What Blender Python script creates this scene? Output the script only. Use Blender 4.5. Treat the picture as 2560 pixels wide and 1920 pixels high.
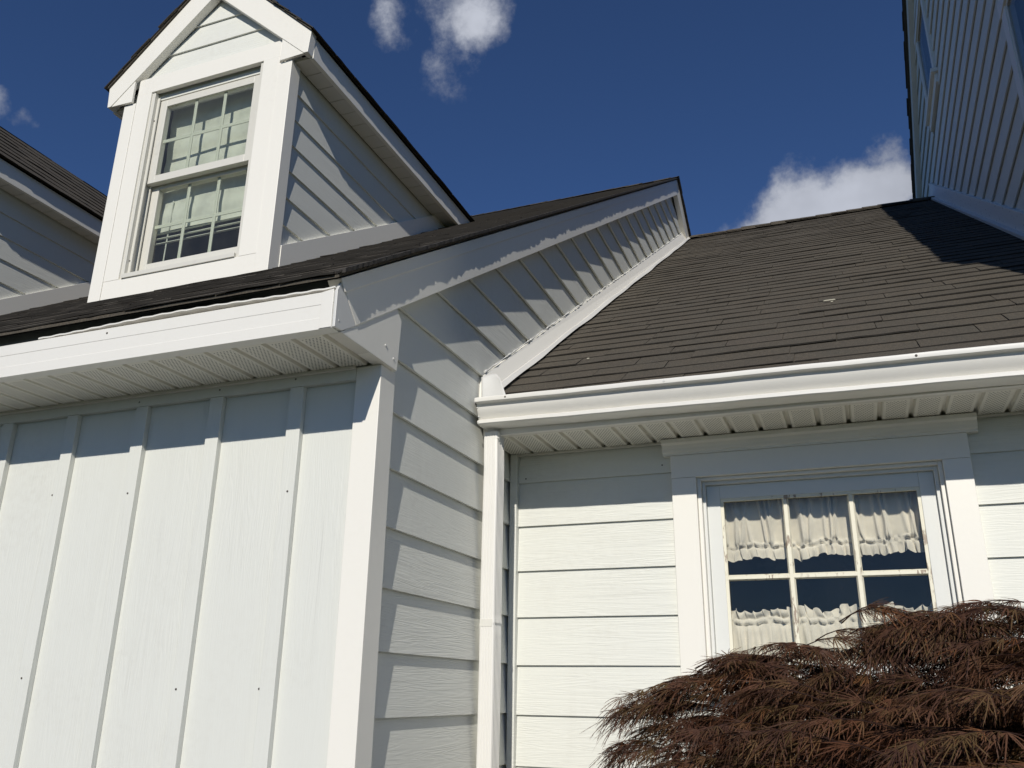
import bpy, bmesh, math, random
import numpy as np
from mathutils import Vector, Matrix, Euler

random.seed(7)
RNG = np.random.default_rng(11)
scene = bpy.context.scene
for o in list(bpy.data.objects):
    bpy.data.objects.remove(o)
COL = scene.collection

# ------------------------------------------------------------------ camera
# eye height above the ground; every height below is given from the eye and lifted by ZC
ZC = 1.6
YAW, PITCH, ROLL = math.radians(21.3858), math.radians(19.4194), math.radians(-0.7931)
cam_data = bpy.data.cameras.new('camera')
cam = bpy.data.objects.new('camera', cam_data)
COL.objects.link(cam)
Rz = Matrix.Rotation(YAW, 3, 'Z'); Rx = Matrix.Rotation(PITCH, 3, 'X'); Ry = Matrix.Rotation(ROLL, 3, 'Y')
Rc = Rz @ Rx @ Ry                                        # columns: right, forward, up
right, fwd, up = Rc.col[0], Rc.col[1], Rc.col[2]
M = Matrix((right, up, -fwd)).transposed().to_4x4()
M.translation = Vector((0, 0, ZC))
cam.matrix_world = M
cam_data.sensor_width = 36
cam_data.lens = 36 * 2186.74 / 2560
cam_data.clip_start = 0.05
cam_data.clip_end = 3000
scene.camera = cam
scene.render.resolution_x, scene.render.resolution_y = 1024, 768

# ------------------------------------------------------------------ sun and sky
LIGHT = Vector((-0.203, 1.0, -0.62)).normalized()         # the way sunlight travels, from the cast shadows
TO_SUN = -LIGHT
SUN_EL = math.asin(TO_SUN.z)
SUN_AZ = math.atan2(TO_SUN.x, TO_SUN.y)
SKY_STRENGTH = 0.066
SUN_STRENGTH = 4.0
EXPOSURE = 0.0
sun_data = bpy.data.lights.new('sun', 'SUN')
sun_data.energy = SUN_STRENGTH
sun_data.angle = math.radians(0.53)
sun_data.color = (1.0, 0.95, 0.855)
sun = bpy.data.objects.new('sun', sun_data)
sun.rotation_euler = LIGHT.to_track_quat('-Z', 'Y').to_euler()
sun.location = (0, 0, 30)
COL.objects.link(sun)

world = bpy.data.worlds.new('World')
scene.world = world
world.use_nodes = True
wt = world.node_tree
for n in list(wt.nodes):
    wt.nodes.remove(n)


class NT:
    """small helper around a node tree"""
    def __init__(self, tree):
        self.t = tree

    def n(self, kind, ins=None, **attrs):
        nd = self.t.nodes.new(kind)
        for k, v in attrs.items():
            setattr(nd, k, v)
        for k, v in (ins or {}).items():
            s = nd.inputs[k]
            if isinstance(v, bpy.types.NodeSocket):
                self.t.links.new(v, s)
            else:
                s.default_value = v
        return nd

    def math(self, op, a, b=None, c=None, clamp=False):
        ins = {0: a}
        if b is not None: ins[1] = b
        if c is not None: ins[2] = c
        nd = self.n('ShaderNodeMath', ins, operation=op)
        nd.use_clamp = clamp
        return nd.outputs[0]

    def vmath(self, op, a, b=None):
        ins = {0: a}
        if b is not None: ins[1] = b
        nd = self.n('ShaderNodeVectorMath', ins, operation=op)
        return nd.outputs['Value'] if op in ('LENGTH', 'DOT_PRODUCT', 'DISTANCE') else nd.outputs['Vector']

    def noise(self, vec, scale, detail=4, rough=0.55, dist=0.0):
        nd = self.n('ShaderNodeTexNoise', {'Scale': scale, 'Detail': detail, 'Roughness': rough, 'Distortion': dist})
        if vec is not None: self.t.links.new(vec, nd.inputs['Vector'])
        return nd.outputs['Fac']

    def mix(self, fac, a, b, blend='MIX'):
        nd = self.n('ShaderNodeMix', data_type='RGBA', blend_type=blend)
        for i, v in ((0, fac), (6, a), (7, b)):
            if isinstance(v, bpy.types.NodeSocket): self.t.links.new(v, nd.inputs[i])
            else: nd.inputs[i].default_value = v if i == 0 else (*v[:3], 1)
        return nd.outputs[2]

    def smooth(self, v, lo, hi, a=0.0, b=1.0):
        nd = self.n('ShaderNodeMapRange', {0: v, 1: lo, 2: hi, 3: a, 4: b}, interpolation_type='SMOOTHSTEP')
        return nd.outputs[0]


W = NT(wt)
sky = W.n('ShaderNodeTexSky', sky_type='NISHITA', sun_disc=False, sun_elevation=SUN_EL, sun_rotation=SUN_AZ,
          altitude=1200.0, air_density=0.9, dust_density=0.0, ozone_density=7.0)
tc = W.n('ShaderNodeTexCoord')
dirv = tc.outputs['Generated']
# broken fair-weather cumulus: one noise field over the whole sky, thickened round the clouds one can see
warp = W.n('ShaderNodeTexNoise', {'Vector': dirv, 'Scale': 9.0, 'Detail': 5.0, 'Roughness': 0.6})
wv = W.vmath('SUBTRACT', warp.outputs['Color'], (0.5, 0.5, 0.5))
wd = W.vmath('ADD', dirv, W.vmath('SCALE', wv)) if False else None
sc = W.n('ShaderNodeVectorMath', {0: wv, 'Scale': 0.075}, operation='SCALE').outputs[0]
wdir = W.vmath('ADD', dirv, sc)
CLOUDS = [((-0.312, 0.672, 0.672), 0.050, 0.95), ((-0.335, 0.682, 0.650), 0.044, 0.45), ((-0.392, 0.641, 0.661), 0.034, 0.62),
          ((-0.345, 0.655, 0.672), 0.036, 0.42), ((-0.360, 0.700, 0.617), 0.042, 0.24), ((-0.352, 0.685, 0.636), 0.040, 0.33),
          ((-0.005, 0.880, 0.472), 0.074, 1.5), ((0.045, 0.870, 0.486), 0.054, 1.3), ((-0.055, 0.890, 0.452), 0.060, 1.4), ((0.010, 0.876, 0.480), 0.056, 1.3),
          ((0.068, 0.850, 0.524), 0.026, 0.6), ((0.075, 0.862, 0.495), 0.04, 0.9),
          ((-0.712, 0.464, 0.528), 0.030, 0.55), ((-0.697, 0.492, 0.519), 0.018, 0.35), ((-0.46, 0.69, 0.555), 0.02, 0.22),
          ((0.80, 0.45, 0.40), 0.09, 1.2), ((-0.93, 0.12, 0.34), 0.10, 1.1)]
dens = None
for c, r, a in CLOUDS:
    cv = Vector(c).normalized()
    d = W.vmath('DISTANCE', wdir, tuple(cv))
    f = W.smooth(d, 0.0, r * 1.25, a, 0.0)
    dens = f if dens is None else W.math('MAXIMUM', dens, f)
fine = W.noise(dirv, 24.0, 10, 0.66)
fine2 = W.noise(dirv, 7.0, 4, 0.55)
dd = W.math('ADD', dens, W.math('MULTIPLY', W.math('SUBTRACT', fine, 0.5), 1.15))
dd = W.math('MULTIPLY', dd, W.smooth(dens, 0.02, 0.22))
cov = W.smooth(dd, 0.12, 0.85)
sep = W.n('ShaderNodeSeparateXYZ', {0: dirv})
shade = W.math('ADD', 0.80, W.math('MULTIPLY', W.math('SUBTRACT', fine2, 0.5), 0.9), clamp=True)
bright = W.math('MULTIPLY', shade, W.smooth(dd, 0.1, 1.1, 0.75, 1.05))
cloud_rgb = W.mix(0.0, (0, 0, 0), (0, 0, 0))
ccol = W.n('ShaderNodeVectorMath', {0: (0.60, 0.63, 0.71)}, operation='SCALE')
wt.links.new(bright, ccol.inputs['Scale'])
skys = W.n('ShaderNodeVectorMath', {0: sky.outputs[0], 'Scale': SKY_STRENGTH}, operation='SCALE')
skyt = W.vmath('MULTIPLY', skys.outputs[0], (0.93, 1.0, 1.14))
fin = W.mix(W.math('MULTIPLY', cov, 0.92), skyt, ccol.outputs[0])
bg = W.n('ShaderNodeBackground', {'Color': fin, 'Strength': 1.0})
wo = W.n('ShaderNodeOutputWorld', {'Surface': bg.outputs[0]})

vs = scene.view_settings
vs.view_transform = 'Standard'
vs.look = 'None'
vs.gamma = 1.0
vs.exposure = EXPOSURE
vs.use_curve_mapping = False
scene.render.engine = 'CYCLES'
scene.cycles.max_bounces = 8
scene.cycles.transparent_max_bounces = 12
scene.cycles.caustics_reflective = False
scene.cycles.caustics_refractive = False

# ------------------------------------------------------------------ materials
MATS = {}


def material(name):
    m = bpy.data.materials.new(name)
    m.use_nodes = True
    for n in list(m.node_tree.nodes):
        m.node_tree.nodes.remove(n)
    MATS[name] = m
    return m, NT(m.node_tree)


def finish(T, shader):
    T.n('ShaderNodeOutputMaterial', {'Surface': shader})


def scaled(T, vec, s):
    return T.n('ShaderNodeMapping', {'Vector': vec, 'Scale': s}).outputs[0]


def paint(name, col, rough=0.5, grain=None, grain_h=0.0015, dirt=0.10, spec=0.5, dirt_col=(0.45, 0.43, 0.38)):
    """house paint: even colour with faint grime, and embossed wood grain where asked"""
    m, T = material(name)
    oc = T.n('ShaderNodeTexCoord').outputs['Object']
    big = T.noise(oc, 2.3, 5, 0.6)
    sml = T.noise(oc, 38.0, 4, 0.6)
    streak = T.noise(scaled(T, oc, (14, 14, 1.2)), 1.0, 4, 0.6)
    g = T.math('MULTIPLY', T.smooth(big, 0.42, 0.75), T.smooth(sml, 0.35, 0.75))
    g = T.math('ADD', g, T.math('MULTIPLY', T.smooth(streak, 0.52, 0.80), 0.45))
    speck = T.smooth(T.noise(oc, 160.0, 2, 0.5), 0.74, 0.80)
    g = T.math('ADD', T.math('MULTIPLY', g, dirt), T.math('MULTIPLY', speck, dirt * 1.2), clamp=True)
    c = T.mix(g, col, dirt_col)
    ins = {'Base Color': c, 'Roughness': rough, 'Specular IOR Level': spec}
    if grain:
        gv = scaled(T, oc, grain)
        g1 = T.noise(gv, 1.0, 5, 0.62, 0.8)
        wav = T.n('ShaderNodeTexNoise', {'Vector': scaled(T, oc, tuple(v * 0.35 for v in grain)), 'Scale': 1.0, 'Detail': 2.0, 'Distortion': 2.2}).outputs['Fac']
        rings = T.math('SINE', T.math('MULTIPLY', wav, 46.0))
        h = T.math('ADD', g1, T.math('MULTIPLY', rings, 0.22))
        patch = T.smooth(T.noise(oc, 1.7, 2, 0.5), 0.35, 0.65, 0.25, 1.0)
        h = T.math('MULTIPLY', h, patch)
        ins['Normal'] = T.n('ShaderNodeBump', {'Height': h, 'Strength': 0.9, 'Distance': grain_h}).outputs[0]
    else:
        h = T.noise(oc, 60.0, 3, 0.5)
        ins['Normal'] = T.n('ShaderNodeBump', {'Height': h, 'Strength': 0.25, 'Distance': 0.0008}).outputs[0]
    finish(T, T.n('ShaderNodeBsdfPrincipled', ins).outputs[0])
    return m


trim_m = paint('trim_paint', (0.79, 0.768, 0.71), 0.42, None, dirt=0.10)
siding_m = paint('siding_paint', (0.675, 0.680, 0.632), 0.55, (3.0, 3.0, 62.0), 0.0013, dirt=0.20)
panel_m = paint('panel_paint', (0.660, 0.668, 0.628), 0.55, (62.0, 62.0, 3.0), 0.0010, dirt=0.22)
alu_m = paint('coated_aluminium', (0.74, 0.725, 0.685), 0.34, None, dirt=0.09)
dull_alu_m = paint('dull_aluminium', (0.62, 0.62, 0.61), 0.38, None, dirt=0.12)
sash_m = paint('sash_paint', (0.68, 0.685, 0.655), 0.45, None, dirt=0.10)
vinyl_m = paint('window_vinyl', (0.63, 0.615, 0.56), 0.4, None, dirt=0.30)
grid_m = paint('window_grid', (0.60, 0.62, 0.52), 0.5, None, dirt=0.12)
caulk_m = paint('caulk', (0.82, 0.81, 0.78), 0.35, None, dirt=0.05)
chip_m = paint('paint_chip', (0.40, 0.38, 0.30), 0.7, None, dirt=0.4)
drip_m = paint('drip_edge_paint', (0.055, 0.065, 0.065), 0.5, None, dirt=0.1)
nail_m = paint('nail_rust', (0.06, 0.05, 0.045), 0.7, None, dirt=0.2, dirt_col=(0.14, 0.06, 0.03))
track_m = paint('track_grey', (0.22, 0.23, 0.24), 0.5, None, dirt=0.2)
screw_m = paint('screw_head', (0.62, 0.62, 0.60), 0.3, None, dirt=0.2)
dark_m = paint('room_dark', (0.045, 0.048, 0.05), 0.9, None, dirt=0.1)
room_shade_m = paint('painted_room_shade', (0.03, 0.033, 0.036), 0.9, None, dirt=0.1)  # near-black colour painted as the unlit space behind the tall wing's panes


def worn(name):
    m, T = material(name)
    oc = T.n('ShaderNodeTexCoord').outputs['Object']
    a = T.noise(scaled(T, oc, (60, 60, 14)), 1.0, 5, 0.65)
    b = T.noise(oc, 5.0, 3, 0.5)
    f = T.math('MULTIPLY', T.smooth(a, 0.55, 0.62), T.smooth(b, 0.42, 0.60))
    c = T.mix(f, (0.76, 0.73, 0.60), (0.34, 0.27, 0.21))
    c = T.mix(T.smooth(T.noise(oc, 25, 4), 0.5, 0.8, 0, 0.25), c, (0.5, 0.46, 0.36))
    bump = T.n('ShaderNodeBump', {'Height': T.math('SUBTRACT', 1.0, f), 'Strength': 0.6, 'Distance': 0.001}).outputs[0]
    finish(T, T.n('ShaderNodeBsdfPrincipled', {'Base Color': c, 'Roughness': 0.6, 'Normal': bump}).outputs[0])
    return m


muntin_m = worn('worn_cream_paint')


def soffit(name, col):
    m, T = material(name)
    oc = T.n('ShaderNodeTexCoord').outputs['Object']
    sx = T.n('ShaderNodeSeparateXYZ', {0: oc})
    x, y = sx.outputs[0], sx.outputs[1]
    px = T.math('DIVIDE', x, 0.0115); py = T.math('DIVIDE', y, 0.0105)
    odd = T.math('MULTIPLY', T.math('MODULO', T.math('FLOOR', py), 2.0), 0.5)
    fx = T.math('SUBTRACT', T.math('FRACT', T.math('ADD', T.math('ADD', px, odd), 100.0)), 0.5)
    fy = T.math('SUBTRACT', T.math('FRACT', T.math('ADD', py, 100.0)), 0.5)
    r = T.math('SQRT', T.math('ADD', T.math('MULTIPLY', fx, fx), T.math('MULTIPLY', fy, fy)))
    hole = T.math('LESS_THAN', r, 0.235)
    zone = T.math('MULTIPLY', T.math('GREATER_THAN', x, 0.010), T.math('LESS_THAN', x, 0.074))
    zone = T.math('MULTIPLY', zone, T.math('GREATER_THAN', y, 0.014))
    hole = T.math('MULTIPLY', hole, zone)
    g = T.smooth(T.noise(oc, 14.0, 5, 0.6), 0.45, 0.8, 0, 0.25)
    c = T.mix(g, col, (0.42, 0.40, 0.34))
    c = T.mix(hole, c, (0.015, 0.015, 0.013))
    bump = T.n('ShaderNodeBump', {'Height': T.math('SUBTRACT', 1.0, hole), 'Strength': 0.5, 'Distance': 0.001}).outputs[0]
    finish(T, T.n('ShaderNodeBsdfPrincipled', {'Base Color': c, 'Roughness': 0.5, 'Normal': bump}).outputs[0])
    return m


soffit_m = soffit('perforated_soffit', (0.74, 0.72, 0.65))
plain_soffit_m = paint('plain_soffit', (0.66, 0.64, 0.59), 0.5, None, dirt=0.15)


def shingle(name, island):
    m, T = material(name)
    oc = T.n('ShaderNodeTexCoord').outputs['Object']
    if island: rnd = T.n('ShaderNodeNewGeometry').outputs['Random Per Island']
    else: rnd = T.n('ShaderNodeObjectInfo').outputs['Random']
    off = T.n('ShaderNodeCombineXYZ', {0: T.math('MULTIPLY', rnd, 31.0), 1: T.math('MULTIPLY', rnd, 17.0), 2: 0.0}).outputs[0]
    v = T.vmath('ADD', oc, off)
    c = T.mix(rnd, (0.062, 0.050, 0.038) if island else (0.076, 0.062, 0.046), (0.108, 0.086, 0.062) if island else (0.100, 0.081, 0.058))
    c = T.mix(T.smooth(T.noise(v, 7.0, 3, 0.6), 0.35, 0.75), c, (0.076, 0.068, 0.052))
    c = T.mix(T.math('MULTIPLY', T.math('GREATER_THAN', rnd, 0.95), 0.4), c, (0.082, 0.064, 0.054))
    mott = T.noise(v, 130.0, 3, 0.75)
    c = T.mix(T.smooth(mott, 0.40, 0.62, 0.75, 0), c, (0.040, 0.036, 0.031))
    c = T.mix(T.smooth(mott, 0.56, 0.72, 0, 0.7), c, (0.138, 0.116, 0.090))
    gran = T.noise(v, 420.0, 3, 0.7)
    c = T.mix(T.smooth(gran, 0.40, 0.68, 0, 0.6), c, (0.13, 0.118, 0.098))
    c = T.mix(T.smooth(gran, 0.46, 0.30, 0, 0.6), c, (0.030, 0.027, 0.024))
    c = T.mix(T.smooth(T.noise(v, 60.0, 3, 0.7), 0.60, 0.78, 0, 0.5), c, (0.06, 0.053, 0.047))
    bump = T.n('ShaderNodeBump', {'Height': T.math('ADD', gran, T.noise(v, 30.0, 3)), 'Strength': 0.8, 'Distance': 0.0018}).outputs[0]
    finish(T, T.n('ShaderNodeBsdfPrincipled', {'Base Color': c, 'Roughness': 0.88, 'Specular IOR Level': 0.25, 'Normal': bump}).outputs[0])
    return m


shingle_m = shingle('asphalt_shingle', False)
shingles_m = shingle('asphalt_shingles', True)
edge_m = paint('bitumen_edge', (0.030, 0.026, 0.022), 0.8, None, dirt=0.25, dirt_col=(0.05, 0.045, 0.04))


def glass(name, tint, film):
    """a window pane: clear with a mirror-like reflection by angle, a little dust on it"""
    m, T = material(name)
    oc = T.n('ShaderNodeTexCoord').outputs['Object']
    back = T.n('ShaderNodeNewGeometry').outputs['Backfacing']
    fr = T.n('ShaderNodeFresnel', {'IOR': T.math('ADD', 1.5, T.math('MULTIPLY', back, -0.8333))}).outputs[0]
    tr = T.n('ShaderNodeBsdfTransparent', {'Color': (*tint, 1)}).outputs[0]
    gl = T.n('ShaderNodeBsdfGlossy', {'Color': (0.66, 0.66, 0.62, 1), 'Roughness': 0.02}).outputs[0]
    a = T.n('ShaderNodeMixShader', {0: T.math('MULTIPLY', fr, 1.0, clamp=True), 1: tr, 2: gl}).outputs[0]
    df = T.n('ShaderNodeBsdfDiffuse', {'Color': (0.55, 0.55, 0.52, 1)}).outputs[0]
    dust = T.smooth(T.noise(oc, 6.0, 5, 0.65), 0.30, 0.85, film * 0.45, film)
    sp = T.smooth(T.noise(oc, 70.0, 2, 0.5), 0.765, 0.80, 0, 0.5)
    f = T.math('ADD', dust, sp, clamp=True)
    finish(T, T.n('ShaderNodeMixShader', {0: f, 1: a, 2: df}).outputs[0])
    return m


glass_m = glass('window_glass', (0.975, 0.98, 0.975), 0.008)
green_glass_m = glass('dormer_glass', (0.962, 0.975, 0.958), 0.035)


def fabric(name, col, trans):
    m, T = material(name)
    oc = T.n('ShaderNodeTexCoord').outputs['Object']
    n1 = T.noise(oc, 9.0, 4, 0.6)
    c = T.mix(T.smooth(n1, 0.35, 0.75), col, tuple(v * 0.82 for v in col))
    w = T.noise(scaled(T, oc, (900, 900, 900)), 1.0, 2, 0.5)
    bump = T.n('ShaderNodeBump', {'Height': T.math('ADD', w, T.noise(oc, 45, 4)), 'Strength': 0.5, 'Distance': 0.0015}).outputs[0]
    d = T.n('ShaderNodeBsdfDiffuse', {'Color': c, 'Roughness': 0.8, 'Normal': bump}).outputs[0]
    t = T.n('ShaderNodeBsdfTranslucent', {'Color': c, 'Normal': bump}).outputs[0]
    finish(T, T.n('ShaderNodeMixShader', {0: trans, 1: d, 2: t}).outputs[0])
    return m


curtain_m = fabric('curtain_cotton', (0.86, 0.81, 0.70), 0.15)
blind_m = fabric('blind_fabric', (0.80, 0.82, 0.74), 0.12)


def leaf_mat(name):
    m, T = material(name)
    g = T.n('ShaderNodeNewGeometry')
    oc = T.n('ShaderNodeTexCoord').outputs['Object']
    rnd = g.outputs['Random Per Island']
    orand = T.n('ShaderNodeObjectInfo').outputs['Random']
    r = T.math('FRACT', T.math('ADD', rnd, T.math('MULTIPLY', orand, 3.7)))
    c = T.mix(r, (0.060, 0.030, 0.022), (0.185, 0.088, 0.050))
    c = T.mix(T.smooth(r, 0.62, 0.80, 0, 0.7), c, (0.105, 0.080, 0.030))
    c = T.mix(T.smooth(T.noise(oc, 3.2, 3), 0.48, 0.66, 0, 0.65), c, (0.155, 0.062, 0.030))
    c = T.mix(T.smooth(T.noise(oc, 6.5, 3), 0.60, 0.74, 0, 0.6), c, (0.085, 0.080, 0.030))
    c = T.mix(T.smooth(r, 0.90, 0.97, 0, 0.9), c, (0.21, 0.085, 0.035))
    c = T.mix(T.smooth(T.noise(oc, 5.0, 2), 0.5, 0.7, 0, 0.5), c, (0.072, 0.036, 0.030))
    p = T.n('ShaderNodeBsdfPrincipled', {'Base Color': c, 'Roughness': 0.6, 'Specular IOR Level': 0.2}).outputs[0]
    t = T.n('ShaderNodeBsdfTranslucent', {'Color': c}).outputs[0]
    finish(T, T.n('ShaderNodeMixShader', {0: 0.25, 1: p, 2: t}).outputs[0])
    return m


leaf_m = leaf_mat('maple_leaf')
twig_m = paint('maple_twig', (0.030, 0.016, 0.013), 0.9, None, dirt=0.2, dirt_col=(0.05, 0.035, 0.03), spec=0.1)
bark_m = paint('maple_bark', (0.075, 0.055, 0.045), 0.85, (90, 90, 9), 0.004, dirt=0.4, dirt_col=(0.14, 0.12, 0.10))


def ground_mat(name, a, b, scale, bumpd):
    m, T = material(name)
    oc = T.n('ShaderNodeTexCoord').outputs['Object']
    n1 = T.noise(oc, scale, 8, 0.65); n2 = T.noise(oc, 0.4, 4, 0.6)
    c = T.mix(T.smooth(n1, 0.3, 0.7), a, b)
    c = T.mix(T.smooth(n2, 0.4, 0.7, 0, 0.4), c, tuple(v * 0.7 for v in a))
    bump = T.n('ShaderNodeBump', {'Height': n1, 'Strength': 0.8, 'Distance': bumpd}).outputs[0]
    finish(T, T.n('ShaderNodeBsdfPrincipled', {'Base Color': c, 'Roughness': 0.9, 'Normal': bump}).outputs[0])
    return m


grass_m = ground_mat('lawn', (0.05, 0.085, 0.025), (0.08, 0.11, 0.04), 45.0, 0.03)
asphalt_m = ground_mat('driveway_asphalt', (0.045, 0.045, 0.043), (0.065, 0.063, 0.06), 90.0, 0.004)
bounce_m = ground_mat('bounce_concrete', (0.30, 0.285, 0.255), (0.36, 0.345, 0.31), 30.0, 0.004)  # pale surface of the added bounce slab
mulch_m = ground_mat('bark_mulch', (0.06, 0.04, 0.028), (0.11, 0.07, 0.045), 60.0, 0.03)

# ------------------------------------------------------------------ mesh helpers
ORG = {}


class MB:
    def __init__(self):
        self.v, self.f = [], []

    def add(self, v, f):
        b = len(self.v)
        self.v += [tuple(p) for p in v]
        self.f += [tuple(i + b for i in q) for q in f]
        return self

    def box(self, x0, x1, y0, y1, z0, z1):
        v = [(x, y, z) for z in (z0, z1) for y in (y0, y1) for x in (x0, x1)]
        return self.add(v, [(0, 2, 3, 1), (4, 5, 7, 6), (0, 1, 5, 4), (2, 6, 7, 3), (0, 4, 6, 2), (1, 3, 7, 5)])

    def prism(self, axis, poly, a, b):
        """a polygon drawn across one axis and pushed along it: axis x -> (y,z), y -> (x,z), z -> (x,y)"""
        n = len(poly)
        def P(p, t):
            return {'x': (t, p[0], p[1]), 'y': (p[0], t, p[1]), 'z': (p[0], p[1], t)}[axis]
        v = [P(p, a) for p in poly] + [P(p, b) for p in poly]
        f = [tuple(range(n)), tuple(range(2 * n - 1, n - 1, -1))]
        f += [(i, (i + 1) % n, n + (i + 1) % n, n + i) for i in range(n)]
        return self.add(v, f)

    def hexa(self, p):
        """8 corners: four of one end then the matching four of the other"""
        return self.add(p, [(0, 1, 2, 3), (7, 6, 5, 4), (0, 4, 5, 1), (1, 5, 6, 2), (2, 6, 7, 3), (3, 7, 4, 0)])

    def tube(self, pts, rad, n=8):
        pts = [Vector(p) for p in pts]
        rings = []
        for i, p in enumerate(pts):
            d = (pts[min(i + 1, len(pts) - 1)] - pts[max(i - 1, 0)]).normalized()
            a = d.orthogonal().normalized(); b = d.cross(a)
            r = rad[i] if hasattr(rad, '__len__') else rad
            rings.append([tuple(p + (a * math.cos(t) + b * math.sin(t)) * r) for t in [2 * math.pi * k / n for k in range(n)]])
        base = len(self.v)
        for r in rings: self.v += r
        for i in range(len(pts) - 1):
            for k in range(n):
                self.f.append((base + i * n + k, base + i * n + (k + 1) % n, base + (i + 1) * n + (k + 1) % n, base + (i + 1) * n + k))
        self.f.append(tuple(base + k for k in range(n)))
        self.f.append(tuple(base + (len(pts) - 1) * n + k for k in reversed(range(n))))
        return self


def new_mesh(name, v, f, mat, recalc=True, smooth=False):
    me = bpy.data.meshes.new(name)
    me.from_pydata([tuple(map(float, p)) for p in v], [], f)
    if recalc:
        bm = bmesh.new(); bm.from_mesh(me)
        bmesh.ops.recalc_face_normals(bm, faces=bm.faces)
        bm.to_mesh(me); bm.free()
    if smooth:
        me.polygons.foreach_set('use_smooth', [True] * len(me.polygons))
    me.materials.append(mat)
    return me


def link(o, parent):
    COL.objects.link(o)
    if parent is not None:
        o.parent = parent
    return o


def root(name, label, cat, base, group=None):
    o = bpy.data.objects.new(name, None)
    o.empty_display_size = 0.2
    o.location = base
    ORG[o] = Vector(base)
    o['label'] = label; o['category'] = cat
    if group: o['group'] = group
    return link(o, None)


def part(name, mb, mat, parent, bevel=0.0, smooth=False, label=None, kind=None, recalc=True):
    org = ORG[parent] if parent is not None else Vector((0, 0, 0))
    v = [(p[0] - org.x, p[1] - org.y, p[2] + ZC - org.z) for p in mb.v]
    me = new_mesh(name, v, mb.f, mat, recalc, smooth)
    o = bpy.data.objects.new(name, me)
    ORG[o] = org.copy()
    link(o, parent)
    if bevel > 0:
        b = o.modifiers.new('bevel', 'BEVEL'); b.width = bevel; b.segments = 2; b.limit_method = 'ANGLE'; b.angle_limit = math.radians(40)
    if label: o['label'] = label
    if kind: o['kind'] = kind
    return o


def piece(name, me, loc, parent, rot=None):
    """a repeat that shares its mesh; loc given from the eye height like everything else"""
    o = bpy.data.objects.new(name, me)
    w = Vector((loc[0], loc[1], loc[2] + ZC))
    o.location = w - ORG[parent]
    if rot: o.rotation_euler = rot
    return link(o, parent)


def solo(name, mb, mat, label, cat, base, **kw):
    """a thing that is one mesh, its origin at its base"""
    b = Vector(base)
    v = [(p[0] - b.x, p[1] - b.y, p[2] + ZC - b.z) for p in mb.v]
    me = new_mesh(name, v, mb.f, mat, kw.get('recalc', True), kw.get('smooth', False))
    o = bpy.data.objects.new(name, me); o.location = b; ORG[o] = b
    o['label'] = label; o['category'] = cat
    return link(o, None)


def lap(u0b, u1b, u0t, u1t, z0, z1, face, axis, sign, flare=0.016, th=0.010):
    """one lap siding board. axis 'x': board faces +-x and u is y; axis 'y': board faces -y and u is x.
    the butt (bottom edge) stands out by flare from the tucked top"""
    mb = MB()
    wob = random.uniform(-0.001, 0.001)
    def P(u, out, z):
        d = face - sign * out
        return (d, u, z) if axis == 'x' else (u, d, z)
    a = [P(u0b, 0 + wob, z0), P(u1b, 0 - wob, z0), P(u1t, flare, z1), P(u0t, flare, z1)]
    b = [P(u0b, th, z0), P(u1b, th, z0), P(u1t, flare + th, z1), P(u0t, flare + th, z1)]
    return mb.hexa(a + b)


# ------------------------------------------------------------------ ground
def sheet(name, x0, x1, y0, y1, z, mat, n=1):
    mb = MB()
    mb.add([(x0, y0, z - ZC), (x1, y0, z - ZC), (x1, y1, z - ZC), (x0, y1, z - ZC)], [(0, 1, 2, 3)])
    o = part(name, mb, mat, None)
    o['kind'] = 'structure'
    return o


sheet('ground', -600, 600, -600, 600, 0.0, grass_m)
sheet('driveway', -9.0, -0.9, -14.0, 2.16, 0.004, asphalt_m)
sheet('bounce_slab', -0.9, 6.0, -1.2, 1.55, 0.008, bounce_m)  # unseen pale slab, added to bounce sunlight onto the side wall and eaves
sheet('planting_bed', -0.9, 1.12, 1.55, 3.3, 0.012, mulch_m)

# ------------------------------------------------------------------ measured lines
K1 = 0.655                                               # slope of the garage roof


def zt(y):                                               # underside of the garage shingles on the front slope
    return 1.084 + K1 * (y - 1.875)


APEX_Y = 7.62
APEX_Z = zt(APEX_Y)


def zt2(y):                                              # both slopes
    return zt(y) if y <= APEX_Y else APEX_Z - K1 * (y - APEX_Y)


K2 = 0.6505                                              # slope of the low wing's roof


def zc(y):
    return 1.21 + K2 * (y - 3.172)


XS = -1.287                                              # lap siding face of the garage side wall
RIDGE2_Y = 8.30
YB = 3.30                                                # front wall face of the low wing
XW = 1.10                                                # side wall face of the tall wing


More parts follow.
